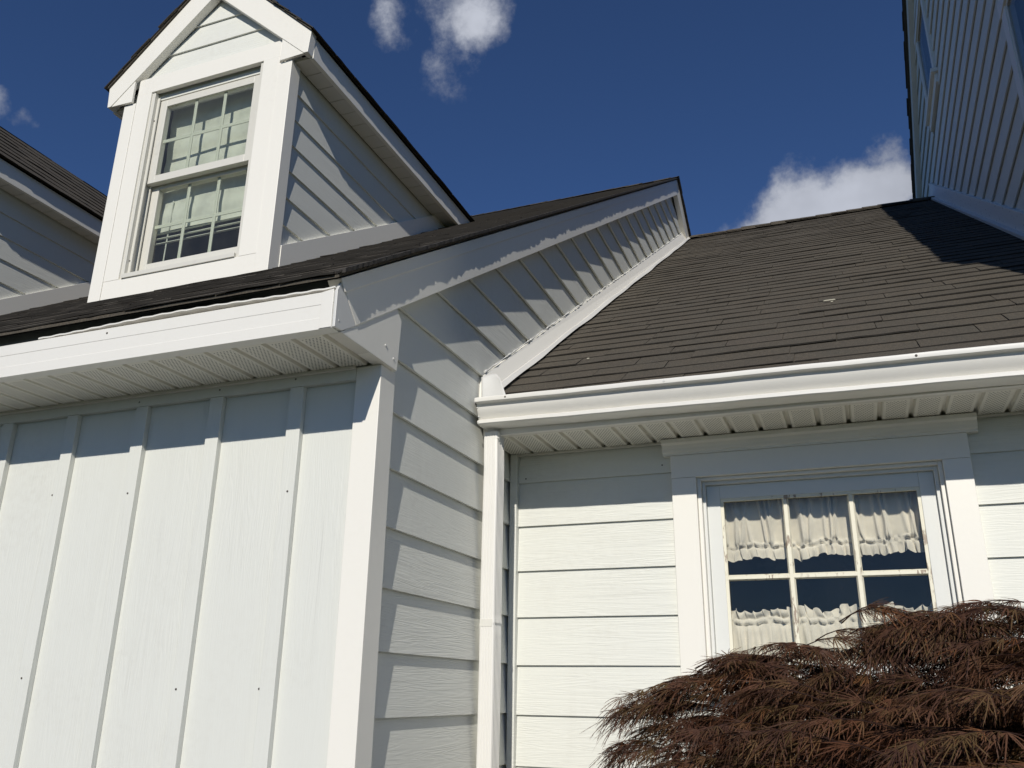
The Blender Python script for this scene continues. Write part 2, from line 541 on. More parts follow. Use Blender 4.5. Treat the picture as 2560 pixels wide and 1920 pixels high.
# ------------------------------------------------------------------ shingles
def tab_mesh(w, L, t, lift, seed):
    """one shingle tab, x along the course, y up the slope, z off the roof; butt at y = 0"""
    r = random.Random(seed)
    nx = 4
    v, f = [], []
    for j, (y, zb, ztp) in enumerate(((0.0, 0.0035, 0.0035 + t), (L * 0.5, 0.0012, 0.0026 + t * 0.5), (L, -0.003, 0.0006))):
        for i in range(nx + 1):
            x = w * i / nx
            dy = r.uniform(-0.0022, 0.0022) if j == 0 else 0
            up_ = lift * (math.sin(i / nx * math.pi + r.uniform(-.3, .3)) if j == 0 else 0) + (r.uniform(-0.0012, 0.0012) if j == 0 else 0)
            v.append((x, y + dy, zb + up_)); v.append((x, y + dy, ztp + up_))
    R = 2 * (nx + 1)
    for j in range(2):
        for i in range(nx):
            a = j * R + 2 * i
            f.append((a + 1, a + 3, a + R + 3, a + R + 1))
            f.append((a, a + R, a + R + 2, a + 2))
        f.append((j * R, j * R + 1, (j + 1) * R + 1, (j + 1) * R))
        e = 2 * nx
        f.append((j * R + e, (j + 1) * R + e, (j + 1) * R + e + 1, j * R + e + 1))
    for i in range(nx):
        f.append((2 * i, 2 * i + 2, 2 * i + 3, 2 * i + 1))
    return v, f


TAB_MI = ([0] * 8 + [1] * 2) * 2 + [1] * 4                # the cut edges show the black bitumen


def edge_slots(me):
    me.materials.append(edge_m)
    n = len(me.polygons)
    me.polygons.foreach_set('material_index', (TAB_MI * (n // len(TAB_MI) + 1))[:n])


def course_layout(u0, u1, rnd, lo=0.20, hi=0.46, jag=0.0):
    cuts = []
    u = u0 - rnd.uniform(0.0, 0.3)
    end = u1 + rnd.uniform(-jag, jag)
    while u < end:
        w = rnd.choice([0.18, 0.22, 0.26, 0.30, 0.34, 0.40, 0.46])
        cuts.append((u, w)); u += w + 0.003
    return cuts, end


def shingle_stuff(name, parent, rows, O, U, Vd, N, jitter=0.005, clip_hi=None, clip_lo=None):
    """joined shingles: rows of (v, [(u, w)]) laid on a plane O + u*U + v*Vd + n*N"""
    allv, allf, base = [], [], 0
    r = random.Random(len(rows) * 13)
    for v0, tabs, L in rows:
        for (u, w) in tabs:
            tv, tf = tab_mesh(w, L, r.uniform(0.003, 0.0062), r.choice([0, 0, 0, 0.001, 0.0022]), r.random())
            dv = r.uniform(-jitter, jitter)
            for p in tv:
                uu = u + p[0]
                if clip_hi is not None: uu = min(uu, clip_hi(v0))
                q = O + U * uu + Vd * (v0 + dv + p[1]) + N * p[2]
                allv.append((q.x, q.y, q.z))
            allf += [tuple(i + base for i in q) for q in tf]
            base += len(tv)
    mb = MB(); mb.v = allv; mb.f = allf
    o = part(name, mb, shingles_m, parent, kind='stuff', recalc=False)
    edge_slots(o.data)
    return o


# ================================================================== GARAGE WING
garage = root('garage_wing', 'white board and batten wing with steep dark roof carrying the dormers', 'building', (-4.5, 7.6, 0))
GY = 2.155                                               # front of corner board and battens
XL = -9.0

# front wall with its sheets and battens
fw = part('front_wall', MB().box(XL, -1.30, GY + 0.032, GY + 0.15, -1.6, 1.05), panel_m, garage)
for i in range(14):
    xr_ = -1.563 - 0.306 * i
    x1 = -1.3535 if i == 0 else -1.563 - 0.306 * (i - 1) - 0.001
    part('panel', MB().box(xr_ + 0.001, x1, GY + 0.02, GY + 0.0315, -1.58, 0.927), panel_m, fw)
for i in range(14):
    xr_ = -1.538 - 0.306 * i
    part('batten', MB().box(xr_ - 0.05, xr_, GY, GY + 0.0195, -1.58, 0.8885), panel_m, fw, bevel=0.0015)
part('frieze_board', MB().box(XL, -1.3535, GY - 0.001, GY + 0.0193, 0.889, 0.9275), panel_m, fw, bevel=0.0015)
for (x, z) in ((-2.53, .614), (-2.178, .593), (-1.905, .583), (-1.56, .558), (-2.489, .022), (-2.213, -.039), (-1.877, -.004), (-1.603, 0.0), (-2.19, .905), (-1.86, .912), (-1.57, .915)):
    d = GY if (min(abs(x + 1.563 + 0.306 * k) for k in range(8)) < 0.025 or z > .88) else GY + 0.02
    part('nail', MB().tube([(x, d - 0.0012, z), (x, d + 0.004, z)], 0.0033, 8), nail_m, fw)
part('corner_board', MB().prism('z', [(-1.353, GY), (-1.267, GY), (-1.267, GY + 0.088), (-1.296, GY + 0.088), (-1.296, GY + 0.030), (-1.353, GY + 0.030)], -1.6, 0.9285), trim_m, garage, bevel=0.002)

# side wall: sheathing and lap boards
sw_poly = [(GY + 0.05, -1.6), (13.05, -1.6), (13.05, 1.15), (APEX_Y, APEX_Z - 0.04), (GY + 0.05, zt(GY + 0.05) - 0.03)]
sw = part('side_wall', MB().prism('x', sw_poly, -1.42, XS - 0.029), siding_m, garage)
k = -9
while True:
    z0 = 0.105 + 0.178 * k
    z1 = z0 + 0.178 + 0.022
    k += 1
    if z0 > APEX_Z - 0.35: break
    def ys(z): return max(GY + 0.0885, 1.974 + (z - 0.978) / 0.6535 - 0.09)
    def ye(z): return YB + 0.012 if z < 1.16 else min(3.172 + (z - 1.21) / K2 + 0.12, 2 * APEX_Y - 1.974 - (z - 0.978) / 0.6535 + 0.05)
    if z0 < 1.16 < z1: b0, b1, t0, t1 = ys(z0), YB + 0.012, ys(z1), 3.36
    else: b0, b1, t0, t1 = ys(z0), ye(z0), ys(z1), ye(z1)
    if b1 - b0 < 0.1: continue
    part('siding_board', lap(b0, b1, t0, max(t1, t0 + .05), z0, z1, XS, 'x', 1), siding_m, sw)

# rake: board, upper trim strip, boxed return, and the plain rear half
def rake_poly(top, bot, ye_=None):
    yl = 13.3
    return [(1.875 + top * 0.5, zt(1.875 + top * 0.5) - top), (APEX_Y, APEX_Z - top), (yl, zt2(yl) - top), (yl, zt2(yl) - bot), (APEX_Y, APEX_Z - bot), (1.974, zt(1.974) - bot)]
rb = part('rake_board', MB().prism('x', [(1.877, 1.083), (APEX_Y, APEX_Z), (13.3, zt2(13.3)), (13.3, zt2(13.3) - 0.17), (APEX_Y, APEX_Z - 0.17), (1.974, zt(1.974) - 0.17)], -1.296, -1.250), trim_m, garage, bevel=0.0015)
part('rake_trim', MB().prism('x', [(1.872, 1.080), (APEX_Y, APEX_Z - 0.001), (13.2, zt2(13.2) - 0.001), (13.2, zt2(13.2) - 0.05), (APEX_Y, APEX_Z - 0.05), (1.898, zt(1.898) - 0.05)], -1.2505, -1.2455), trim_m, rb, bevel=0.001)
part('eave_return', MB().prism('x', [(1.903, 0.9315), (2.227, 0.9285), (2.239, 1.099), (2.203, zt(2.203) - 0.168), (1.976, zt(1.976) - 0.168)], -1.2985, -1.2535), trim_m, garage, bevel=0.0015)
part('end_cap', MB().prism('x', [(1.8665, 0.9335), (1.8665, 1.043), (1.884, 1.075), (1.9735, 0.9775), (1.903, 0.9345)], -1.2600, -1.2515), dull_alu_m, garage, bevel=0.001)
for (y, z) in ((1.885, 0.958), (2.148, 0.985), (2.20, 0.96)):
    part('screw', MB().tube([(-1.2545, y, z), (-1.2505, y, z)], [0.0042, 0.0030], 8), screw_m, garage)

# front fascia with its moulded bands, and the lip that has come loose
fas = [(1.8650, 0.9305), (1.8650, 0.9640), (1.8662, 0.9655), (1.8662, 1.0040), (1.8650, 1.0055), (1.8650, 1.0400), (1.8690, 1.0440), (1.8990, 1.0440), (1.8990, 1.0300), (1.8760, 1.0300), (1.8760, 0.9400), (1.9020, 0.9400), (1.9020, 0.9305)]
fa = part('fascia', MB().prism('x', fas, XL, -1.2605), alu_m, garage)
mb = MB()
N_ = 60
for i in range(N_ + 1):
    x = -2.36 + (1.10) * i / N_
    h = 1.0455 + 0.010 * math.sin(math.pi * i / N_) ** 2 + 0.0012 * math.sin(i * 1.7) + 0.0045 * (i / N_)
    mb.v += [(x, 1.8655, h), (x, 1.8655, h + 0.0045), (x, 1.897, h + 0.004), (x, 1.897, h)]
for i in range(N_):
    a = 4 * i
    mb.f += [(a + j, a + (j + 1) % 4, a + 4 + (j + 1) % 4, a + 4 + j) for j in range(4)]
mb.f += [(0, 1, 2, 3), (4 * N_ + 3, 4 * N_ + 2, 4 * N_ + 1, 4 * N_)]
part('loose_lip', mb, alu_m, fa)
mb = MB().prism('y', [(-1.300, 0.932), (-1.2615, 0.932), (-1.2615, 1.046), (-1.300, 1.041)], 1.8622, 1.8648)
part('corner_flashing', mb, alu_m, fa, bevel=0.0008)
part('nail', MB().tube([(-2.07, 1.8635, 1.026), (-2.07, 1.868, 1.026)], 0.0032, 8), nail_m, fa)
part('drip_edge', MB().prism('x', [(1.900, 1.032), (1.912, 1.032), (1.912, 1.106), (1.884, 1.088), (1.884, 1.083), (1.900, 1.092)], XL, -1.2970), drip_m, garage)

# soffit strips with grooves between them
def soffit_mesh(depth, pitch=0.1021):
    v, f = [], []
    prof = [(0.0, 0.0), (0.083, 0.0), (0.0860, 0.0125), (pitch - 0.0050, 0.0125), (pitch - 0.0002, 0.0), (pitch - 0.0002, 0.0145), (0.0, 0.0145)]
    n = len(prof)
    for y in (0.0, depth):
        v += [(p[0], y, p[1]) for p in prof]
    f = [tuple(range(n)), tuple(range(2 * n - 1, n - 1, -1))] + [(i, (i + 1) % n, n + (i + 1) % n, n + i) for i in range(n)]
    return new_mesh('soffit_panel', v, f, soffit_m)


so = part('soffit', MB().box(XL, -1.30, 1.903, GY + 0.03, 0.946, 0.953), plain_soffit_m, garage)
sm1 = soffit_mesh(0.250)
for i in range(30):
    piece('soffit_panel', sm1, (-1.400 - 0.1021 * i, 1.9025, 0.9305), so)
part('soffit_edge', MB().box(-1.2978, -1.2540, 1.9025, 2.2255, 0.9300, 0.9375), plain_soffit_m, so)
part('channel_strip', MB().box(XL, -1.3535, GY - 0.014, GY - 0.0012, 0.921, 0.9302), plain_soffit_m, so)

# roof deck, shingles, ridge caps
ang1 = math.atan(K1)
gr = part('roof', MB().prism('x', [(1.853, zt(1.853) + 0.004), (APEX_Y, APEX_Z + 0.002), (13.4, zt2(13.4) + 0.002), (13.4, zt2(13.4) + 0.016), (APEX_Y, APEX_Z + 0.018), (1.853, zt(1.853) + 0.0145)], XL - 0.2, -1.2425), shingles_m, garage)
rows = []
rr = random.Random(5)
slope_len = (APEX_Y - 1.85) / math.cos(ang1)
e1 = 0.143
nrow = int(slope_len / e1)
for i in range(nrow):
    tabs, end = course_layout(XL, -1.2330, rr, jag=0.0035)
    tabs = [(u, min(w, end - u)) for (u, w) in tabs if end - u > 0.012]
    rows.append((i * e1, tabs, e1 * 1.32))
shingle_stuff('shingles', gr, rows, Vector((0, 1.848, zt(1.848) + 0.014)), Vector((1, 0, 0)), Vector((0, math.cos(ang1), math.sin(ang1))), Vector((0, -math.sin(ang1), math.cos(ang1))), 0.006)
def torn_edge(y0, y1, zf, base, taper):
    mb_ = MB()
    n = int(abs(y1 - y0) / 0.014)
    w1 = 0.0
    for i in range(n + 1):
        y = y0 + (y1 - y0) * i / n
        w1 = 0.86 * w1 + rr.uniform(-0.0011, 0.0011)
        o = base + w1 + rr.choice([0, 0, 0, 0, 0, 0, 0.0012, -0.0018]) + taper * max(0, 1 - abs(y - y0) / 1.2)
        z = zf(y) + 0.0165 + rr.uniform(-0.001, 0.001)
        mb_.v += [(-1.262, y, z), (o, y, z - 0.001), (o, y, z + 0.012), (-1.262, y, z + 0.010)]
    for i in range(n):
        a = 4 * i
        mb_.f += [(a + j, a + (j + 1) % 4, a + 4 + (j + 1) % 4, a + 4 + j) for j in range(4)]
    mb_.f += [(0, 1, 2, 3), (4 * n + 3, 4 * n + 2, 4 * n + 1, 4 * n)]
    return mb_


part('shingle_edge', torn_edge(1.850, APEX_Y, zt2, -1.2268, 0.006), edge_m, gr, kind='stuff')
part('shingle_edge', torn_edge(APEX_Y + 0.01, 13.4, zt2, -1.2240, 0.0), edge_m, gr, kind='stuff')
mb = MB()
x = XL
while x < -1.24:
    w = min(0.30, -1.222 - x)
    h = 0.03 + rr.uniform(0, 0.006)
    for s in (-1, 1):
        mb.hexa([(x, APEX_Y, APEX_Z + h), (x + w, APEX_Y, APEX_Z + h + 0.008), (x + w, APEX_Y + s * 0.15, APEX_Z + h + 0.006 - 0.098), (x, APEX_Y + s * 0.15, APEX_Z + h - 0.098),
                 (x, APEX_Y, APEX_Z + h - 0.012), (x + w, APEX_Y, APEX_Z + h - 0.004), (x + w, APEX_Y + s * 0.15, APEX_Z + h - 0.110), (x, APEX_Y + s * 0.15, APEX_Z + h - 0.112)])
    x += 0.145
part('ridge_cap', mb, shingles_m, gr, kind='stuff')

# board and flashing where the low roof runs up against the side wall
yA, yB_ = 2.955, 8.30
fb = part('skirt_board', MB().hexa([(-1.285, yA + 0.02, zc(yA) + 0.106), (-1.285, yB_, zc(yB_) + 0.106), (-1.247, yB_ + 0.03, zc(yB_) + 0.020), (-1.247, yA, zc(yA) + 0.014),
                                    (-1.299, yA + 0.02, zc(yA) + 0.106), (-1.299, yB_, zc(yB_) + 0.106), (-1.299, yB_ + 0.03, zc(yB_) + 0.004), (-1.299, yA, zc(yA) + 0.004)]), trim_m, garage, bevel=0.0012)
mb = MB()
segs = 46
for i in range(segs + 1):
    y = yA - 0.01 + (yB_ - yA) * i / segs
    z = zc(y) + 0.008 + 0.003 * math.sin(i * 0.9)
    o = 0.006 * math.sin(i * 0.55) + 0.004 * math.sin(i * 1.7)
    mb.v += [(-1.2500, y, z + 0.020 + 0.4 * o), (-1.2450, y, z + 0.020 + 0.4 * o), (-1.232 + o * 0.5, y, z + 0.003), (-1.236 + o * 0.5, y, z)]
for i in range(segs):
    a = 4 * i
    mb.f += [(a + j, a + (j + 1) % 4, a + 4 + (j + 1) % 4, a + 4 + j) for j in range(4)]
part('flashing', mb, alu_m, garage)
mb = MB()
pts, rad = [], []
y = yA + 0.03
while y < yB_ - 0.1:
    pts.append((-1.2845 + random.uniform(-.001, .001), y, zc(y) + 0.106 + random.uniform(-.0015, .0025)))
    rad.append(random.choice([0.0012, 0.0016, 0.002, 0.003, 0.0042]))
    y += random.uniform(0.008, 0.035)
mb.tube(pts, rad, 6)
part('caulk_bead', mb, caulk_m, garage)
# kick-out flashing at the foot of that joint: a bent sheet standing over the gutter end
mb = MB()
nu, nv = 10, 8
for side in (0, 1):
    for j in range(nv + 1):
        for i in range(nu + 1):
            s, t = i / nu, j / nv
            x = (1 - t) * (-1.268 + 0.118 * s) + t * (-1.286 + 0.088 * s)
            y = 2.885 + 0.045 * t + 0.035 * (1 - s) * (1 - 0.3 * t) + 0.020 * math.sin(math.pi * s) * t
            z = 1.040 + (0.122 + 0.012 * math.sin(math.pi * min(1, s * 1.15)) - 0.035 * max(0, s - 0.75) * 4 * 0.6) * t
            mb.v.append((x, y + 0.0014 * side, z))
R_ = (nu + 1)
S_ = R_ * (nv + 1)
for j in range(nv):
    for i in range(nu):
        a = j * R_ + i
        mb.f.append((a, a + 1, a + R_ + 1, a + R_)); mb.f.append((S_ + a, S_ + a + R_, S_ + a + R_ + 1, S_ + a + 1))
for i in range(nu):
    mb.f.append((i, S_ + i, S_ + i + 1, i + 1)); b = nv * R_
    mb.f.append((b + i, b + i + 1, S_ + b + i + 1, S_ + b + i))
for j in range(nv):
    mb.f.append((j * R_, (j + 1) * R_, S_ + (j + 1) * R_, S_ + j * R_)); c = nu
    mb.f.append((j * R_ + c, S_ + j * R_ + c, S_ + (j + 1) * R_ + c, (j + 1) * R_ + c))
part('kickout_flashing', mb, dull_alu_m, garage, smooth=True)

# ================================================================== DORMERS
DX, HW = -2.955, 0.549
xr, xl = DX + HW, DX - HW
YD = 3.0
dormer = root('dormer', 'gabled white dormer with six over six sash window and lowered pale blind', 'dormer', (DX, YD, ZC + 1.8))
DK = 0.962
EO = 0.664                                               # half width to the outside of the eave fascia
RK_Z = 3.167                                             # roof line at the eave corner
DAPEX = RK_Z + EO * DK
foot = zt(YD) + 0.012

# front: corner boards, casings
mb = MB()
ops = [(-3.325, -2.588, 1.945, 3.084)][0]
part('corner_board', MB().prism('z', [(xr - 0.079, YD), (xr, YD), (xr, YD + 0.076), (xr - 0.03, YD + 0.076), (xr - 0.03, YD + 0.03), (xr - 0.079, YD + 0.03)], foot, 3.036), trim_m, dormer, bevel=0.0018)
part('corner_board', MB().prism('z', [(xl, YD), (xl + 0.079, YD), (xl + 0.079, YD + 0.03), (xl + 0.03, YD + 0.03), (xl + 0.03, YD + 0.076), (xl, YD + 0.076)], foot, 3.036), trim_m, dormer, bevel=0.0018)
part('casing', MB().box(xl + 0.080, ops[0], YD + 0.003, YD + 0.03, 1.9455, 3.0835), trim_m, dormer, bevel=0.0012)
part('casing', MB().box(ops[1], xr - 0.080, YD + 0.003, YD + 0.03, 1.9455, 3.0835), trim_m, dormer, bevel=0.0012)
part('casing', MB().box(xl + 0.080, xr - 0.080, YD + 0.004, YD + 0.03, 3.084, 3.186), trim_m, dormer, bevel=0.0012)
part('casing', MB().box(xl + 0.080, xr - 0.080, YD + 0.004, YD + 0.03, foot, 1.945), trim_m, dormer, bevel=0.0012)
# gable boards above the head casing
gb = part('gable_wall', MB().prism('y', [(DX - 0.60, 3.05), (DX + 0.60, 3.05), (DX, DAPEX - 0.05)], YD + 0.045, YD + 0.10), siding_m, dormer)
def half(z): return max(0.0, (DAPEX - 0.10 - z) / DK)
for z0, z1 in ((3.187, 3.34), (3.332, 3.488), (3.480, 3.64), (3.63, 3.70)):
    part('siding_board', lap(DX - half(z0), DX + half(z0), DX - half(z1), DX + half(z1), z0, z1, YD + 0.027, 'y', -1, 0.011), siding_m, gb)
# rake boards, with the boxed returns under them
for s in (1, -1):
    pol = [(DX, DAPEX), (DX + s * EO, RK_Z), (DX + s * (EO - 0.010), 3.040), (DX + s * (EO - 0.033), 3.040), (DX, DAPEX - 0.188)]
    part('rake_board', MB().prism('y', pol, YD - 0.020, YD + 0.026), trim_m, dormer, bevel=0.0015)
    pol = [(DX + s * 0.485, 3.0365), (DX + s * (EO - 0.036), 3.041), (DX + s * 0.485, 3.041 + (EO - 0.036 - 0.485) * DK)]
    part('eave_return', MB().prism('y', pol, YD - 0.016, YD - 0.001), trim_m, dormer, bevel=0.0012)
    # eave along the side: fascia and soffit
    a, b = sorted((DX + s * (EO - 0.028), DX + s * (EO - 0.006)))
    part('fascia', MB().box(a, b, YD + 0.0265, 5.15, 3.034, 3.158), trim_m, dormer, bevel=0.0012)
    a, b = sorted((DX + s * (HW - 0.012), DX + s * (EO - 0.0285)))
    sf = part('soffit', MB().box(a, b, YD + 0.0265, 5.1, 3.048, 3.056), plain_soffit_m, dormer)
    for q in range(18):
        part('soffit_panel', MB().box(a, b, YD + 0.028 + q * 0.115, YD + 0.028 + q * 0.115 + 0.1115, 3.0395, 3.0475), plain_soffit_m, sf, bevel=0.002)
    # side wall
    xf = DX + s * (HW - 0.008)
    core = [(YD + 0.05, foot), (YD + 0.05, 3.05), (4.95, 3.05)]
    a, b = sorted((xf - s * 0.024, xf - s * 0.08))
    wall = part('side_wall', MB().prism('x', core, a, b), siding_m, dormer)
    for q in range(9):
        z0 = 2.4325 - 0.1515 * 4 + 0.1515 * q
        z1 = min(z0 + 0.170, 3.046)
        if z1 - z0 < 0.02: continue
        def yroof(z): return 1.875 + (z - 0.06 - 1.098) / K1
        b1, t1 = yroof(z0), yroof(z1)
        if b1 < YD + 0.1: continue
        part('siding_board', lap(YD + 0.0765, b1, YD + 0.0765, t1, z0, z1, xf, 'x', s, 0.011), siding_m, wall)
    a, b = sorted((xf - s * 0.02, DX + s * (HW + 0.004)))
    bt = [(YD + 0.077, zt(YD + 0.077) + 0.02), (4.93, zt(4.93) + 0.02), (4.75, zt(4.75) + 0.138), (YD + 0.077, zt(YD + 0.077) + 0.138)]
    part('skirt_board', MB().prism('x', bt, a, b), trim_m, wall, bevel=0.0012)
    # roof slope and shingles
    deck = [(DX, DAPEX + 0.002), (DX + s * (EO + 0.004), RK_Z - 0.002), (DX + s * (EO + 0.004), RK_Z + 0.012), (DX, DAPEX + 0.020)]
    rf = part('roof', MB().prism('y', deck, YD - 0.030, 6.25), shingles_m, dormer)
    th = math.atan(DK)
    Vd = Vector((-s * math.cos(th), 0, math.sin(th))); Nn = Vector((s * math.sin(th), 0, math.cos(th)))
    O = Vector((DX + s * (EO + 0.022), 0, RK_Z - 0.022 * DK + 0.014))
    L = (EO + 0.022) / math.cos(th)
    rows = []
    e2 = 0.115
    for i in range(int(L / e2) + 1):
        tabs = []
        y = YD - 0.040 + rr.uniform(-0.006, 0.006)
        while y < 6.2:
            w = rr.choice([0.18, 0.22, 0.26, 0.30, 0.34, 0.40])
            tabs.append((y, w)); y += w + 0.003
        rows.append((i * e2, tabs, min(e2 * 1.32, L - i * e2 + 0.004)))
    shingle_stuff('shingles', rf, rows, O, Vector((0, 1, 0)), Vd, Nn, 0.003)

# sash window
win = part('window', MB().box(ops[0], ops[0] + 0.022, YD + 0.012, YD + 0.13, ops[2], ops[3])
           .box(ops[1] - 0.022, ops[1], YD + 0.012, YD + 0.13, ops[2], ops[3])
           .box(ops[0] + 0.022, ops[1] - 0.022, YD + 0.090, YD + 0.13, ops[3] - 0.045, ops[3])
           .box(ops[0] + 0.022, ops[1] - 0.022, YD - 0.004, YD + 0.13, ops[2], ops[2] + 0.024), vinyl_m, dormer, bevel=0.0015)
for x_ in (ops[0] + 0.0225, ops[1] - 0.0385):
    for y_ in (0.032, 0.072):
        part('track', MB().box(x_, x_ + 0.016, YD + y_, YD + y_ + 0.006, ops[2] + 0.026, ops[3] - 0.028), vinyl_m, win)
part('head_track', MB().box(ops[0] + 0.0225, ops[1] - 0.0225, YD + 0.082, YD + 0.0895, ops[3] - 0.060, ops[3] - 0.001).box(ops[0] + 0.0225, ops[1] - 0.0225, YD + 0.056, YD + 0.062, ops[3] - 0.030, ops[3] - 0.001), track_m, win)
gx0, gx1 = -3.243, -2.670
for (yy, z0, z1, nm) in ((YD + 0.046, 2.563, 3.000, 'upper'), (YD + 0.088, 2.058, 2.500, 'lower')):
    fx0, fx1 = -3.300, -2.613
    f0, f1 = (z0 - 0.044, z1 + 0.044) if nm == 'upper' else (z0 - 0.072, z1 + 0.040)
    sash = part('sash', MB().box(fx0, gx0, yy, yy + 0.034, f0, f1).box(gx1, fx1, yy, yy + 0.034, f0, f1)
                .box(gx0, gx1, yy, yy + 0.034, f0, z0).box(gx0, gx1, yy, yy + 0.034, z1, f1), vinyl_m, dormer, bevel=0.002)
    xs_ = [gx0, gx0 + (gx1 - gx0) / 3, gx0 + 2 * (gx1 - gx0) / 3, gx1]
    zm = (z0 + z1) / 2
    for xx in xs_[1:3]:
        part('muntin', MB().box(xx - 0.009, xx + 0.009, yy + 0.014, yy + 0.020, z0, z1), grid_m, sash, bevel=0.001)
    for a in range(3):
        part('muntin', MB().box(xs_[a] + (0.0092 if a else 0), xs_[a + 1] - (0.0092 if a < 2 else 0), yy + 0.0145, yy + 0.0195, zm - 0.009, zm + 0.009), grid_m, sash)
        for (p0, p1) in ((z0, zm), (zm, z1)):
            part('pane', MB().box(xs_[a] + 0.0002, xs_[a + 1] - 0.0002, yy + 0.009, yy + 0.012, p0 + 0.0002, p1 - 0.0002), green_glass_m, sash)
for (x_, z_) in ((-3.301, 2.90), (-3.301, 2.05)):
    part('latch', MB().box(x_ - 0.004, x_ + 0.004, YD + 0.034, YD + 0.046, z_, z_ + 0.022).box(x_ - 0.012, x_ + 0.004, YD + 0.030, YD + 0.036, z_ + 0.006, z_ + 0.012), nail_m, win)
# dark room behind the sash
part('interior_or_shade_slab', MB().box(-3.34, -3.33, YD + 0.13, 4.6, 1.93, 3.03).box(-2.58, -2.57, YD + 0.13, 4.6, 1.93, 3.03)
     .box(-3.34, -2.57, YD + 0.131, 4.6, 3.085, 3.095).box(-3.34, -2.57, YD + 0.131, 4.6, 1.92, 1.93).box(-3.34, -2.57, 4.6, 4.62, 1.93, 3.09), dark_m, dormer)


def copy_tree(o, parent=None, dx=0.0):
    c = o.copy(); COL.objects.link(c)
    if parent is not None: c.parent = parent
    else: c.location = (o.location.x + dx, o.location.y, o.location.z)
    for ch in list(o.children):
        copy_tree(ch, c)
    return c


dormer2 = copy_tree(dormer, None, -2.49)
dormer2['label'] = 'white dormer with only its shingled roof slope and shaded side wall in view'

# blind behind the dormer sash
blind = root('window_blind', 'pale pleated blind lowered behind the dormer window, slats bunched below', 'blind', (-2.9, YD + 0.15, ZC + 2.2))
mb = MB()
nb = 40
for side in (0, 1):
    for j in range(nb + 1):
        t = j / nb
        for i in range(13):
            s = i / 12
            x = -3.300 + 0.705 * s
            z = 3.07 - (3.07 - 2.275) * t
            y = YD + 0.150 + 0.003 * math.sin(t * 34) + 0.006 * math.sin(s * 5 + t * 3) + 0.0012 * side
            mb.v.append((x, y, z))
S_ = 13 * (nb + 1)
for j in range(nb):
    for i in range(12):
        a = j * 13 + i
        mb.f.append((a, a + 1, a + 14, a + 13)); mb.f.append((S_ + a, S_ + a + 13, S_ + a + 14, S_ + a + 1))
part('shade_cloth', mb, blind_m, blind, smooth=True, recalc=False)
for q in range(3):
    z = 2.262 - 0.030 * q
    part('slat', MB().hexa([(-3.295, YD + 0.132, z - 0.006), (-2.60, YD + 0.132, z - 0.003), (-2.60, YD + 0.166, z + 0.011), (-3.295, YD + 0.166, z + 0.008),
                            (-3.295, YD + 0.132, z - 0.003), (-2.60, YD + 0.132, z), (-2.60, YD + 0.166, z + 0.014), (-3.295, YD + 0.166, z + 0.011)]), blind_m, blind)
part('wand', MB().tube([(-3.185, YD + 0.143, 2.45), (-3.187, YD + 0.140, 2.02)], 0.0035, 8), blind_m, blind)

# ================================================================== LOW CONNECTING WING
low = root('connecting_wing', 'low white lap sided wing with curtained six pane window and broad dark roof', 'building', (0, 5.8, 0))
wx0, wx1, wz0, wz1 = -0.535, 0.325, 0.03, 0.786          # opening in the wall
bw = part('front_wall', MB().box(-1.30, wx0, YB + 0.016, YB + 0.10, -1.6, 1.0).box(wx1, 1.12, YB + 0.016, YB + 0.10, -1.6, 1.0)
          .box(wx0, wx1, YB + 0.016, YB + 0.10, wz1, 1.0).box(wx0, wx1, YB + 0.016, YB + 0.10, -1.6, wz0), siding_m, low)
for q in range(14):
    z0 = 0.633 + 0.178 - 0.178 * q
    z1 = min(z0 + 0.200, 0.9285)
    if z0 > -0.08:
        part('siding_board', lap(-1.2568, -0.6225, -1.2568, -0.6225, z0, z1, YB, 'y', -1, 0.012 if q else 0.004), siding_m, bw)
        part('siding_board', lap(0.4085, 1.10, 0.4085, 1.10, z0 - 0.012, z1 if q == 0 else z1 - 0.012, YB, 'y', -1, 0.012 if q else 0.004), siding_m, bw)
    else:
        part('siding_board', lap(-1.2568, 1.10, -1.2568, 1.10, z0, z1, YB, 'y', -1, 0.012), siding_m, bw)
for (x, z) in ((-1.225, .828), (-0.66, .842)):
    part('nail', MB().tube([(x, YB - 0.0015, z), (x, YB + 0.006, z)], 0.003, 8), nail_m, bw)
part('corner_trim', MB().box(-1.2865, -1.2572, YB - 0.022, YB + 0.014, -1.58, 0.9285), siding_m, low, bevel=0.0015)

# window: outer casing, crown, stepped frame, sash, six panes
w2 = part('window', MB().box(-0.622, -0.5295, YB - 0.025, YB + 0.015, -0.030, 0.7795), trim_m, low, bevel=0.0015)
part('casing', MB().box(0.3195, 0.408, YB - 0.025, YB + 0.015, -0.030, 0.7795), trim_m, w2, bevel=0.0015)
part('casing', MB().box(-0.622, 0.408, YB - 0.0265, YB + 0.015, 0.780, 0.868), trim_m, w2, bevel=0.0015)
part('sill', MB().prism('x', [(YB - 0.050, -0.004), (YB - 0.050, 0.018), (YB + 0.03, 0.034), (YB + 0.03, -0.004)], -0.640, 0.426), trim_m, w2, bevel=0.002)
cr = [(YB + 0.01, 0.8685), (YB - 0.030, 0.8685), (YB - 0.031, 0.877), (YB - 0.037, 0.881), (YB - 0.040, 0.892), (YB - 0.047, 0.905), (YB - 0.058, 0.912), (YB - 0.060, 0.9275), (YB + 0.01, 0.9275)]
part('crown', MB().prism('x', cr, -0.650, 0.444), trim_m, w2, bevel=0.001)
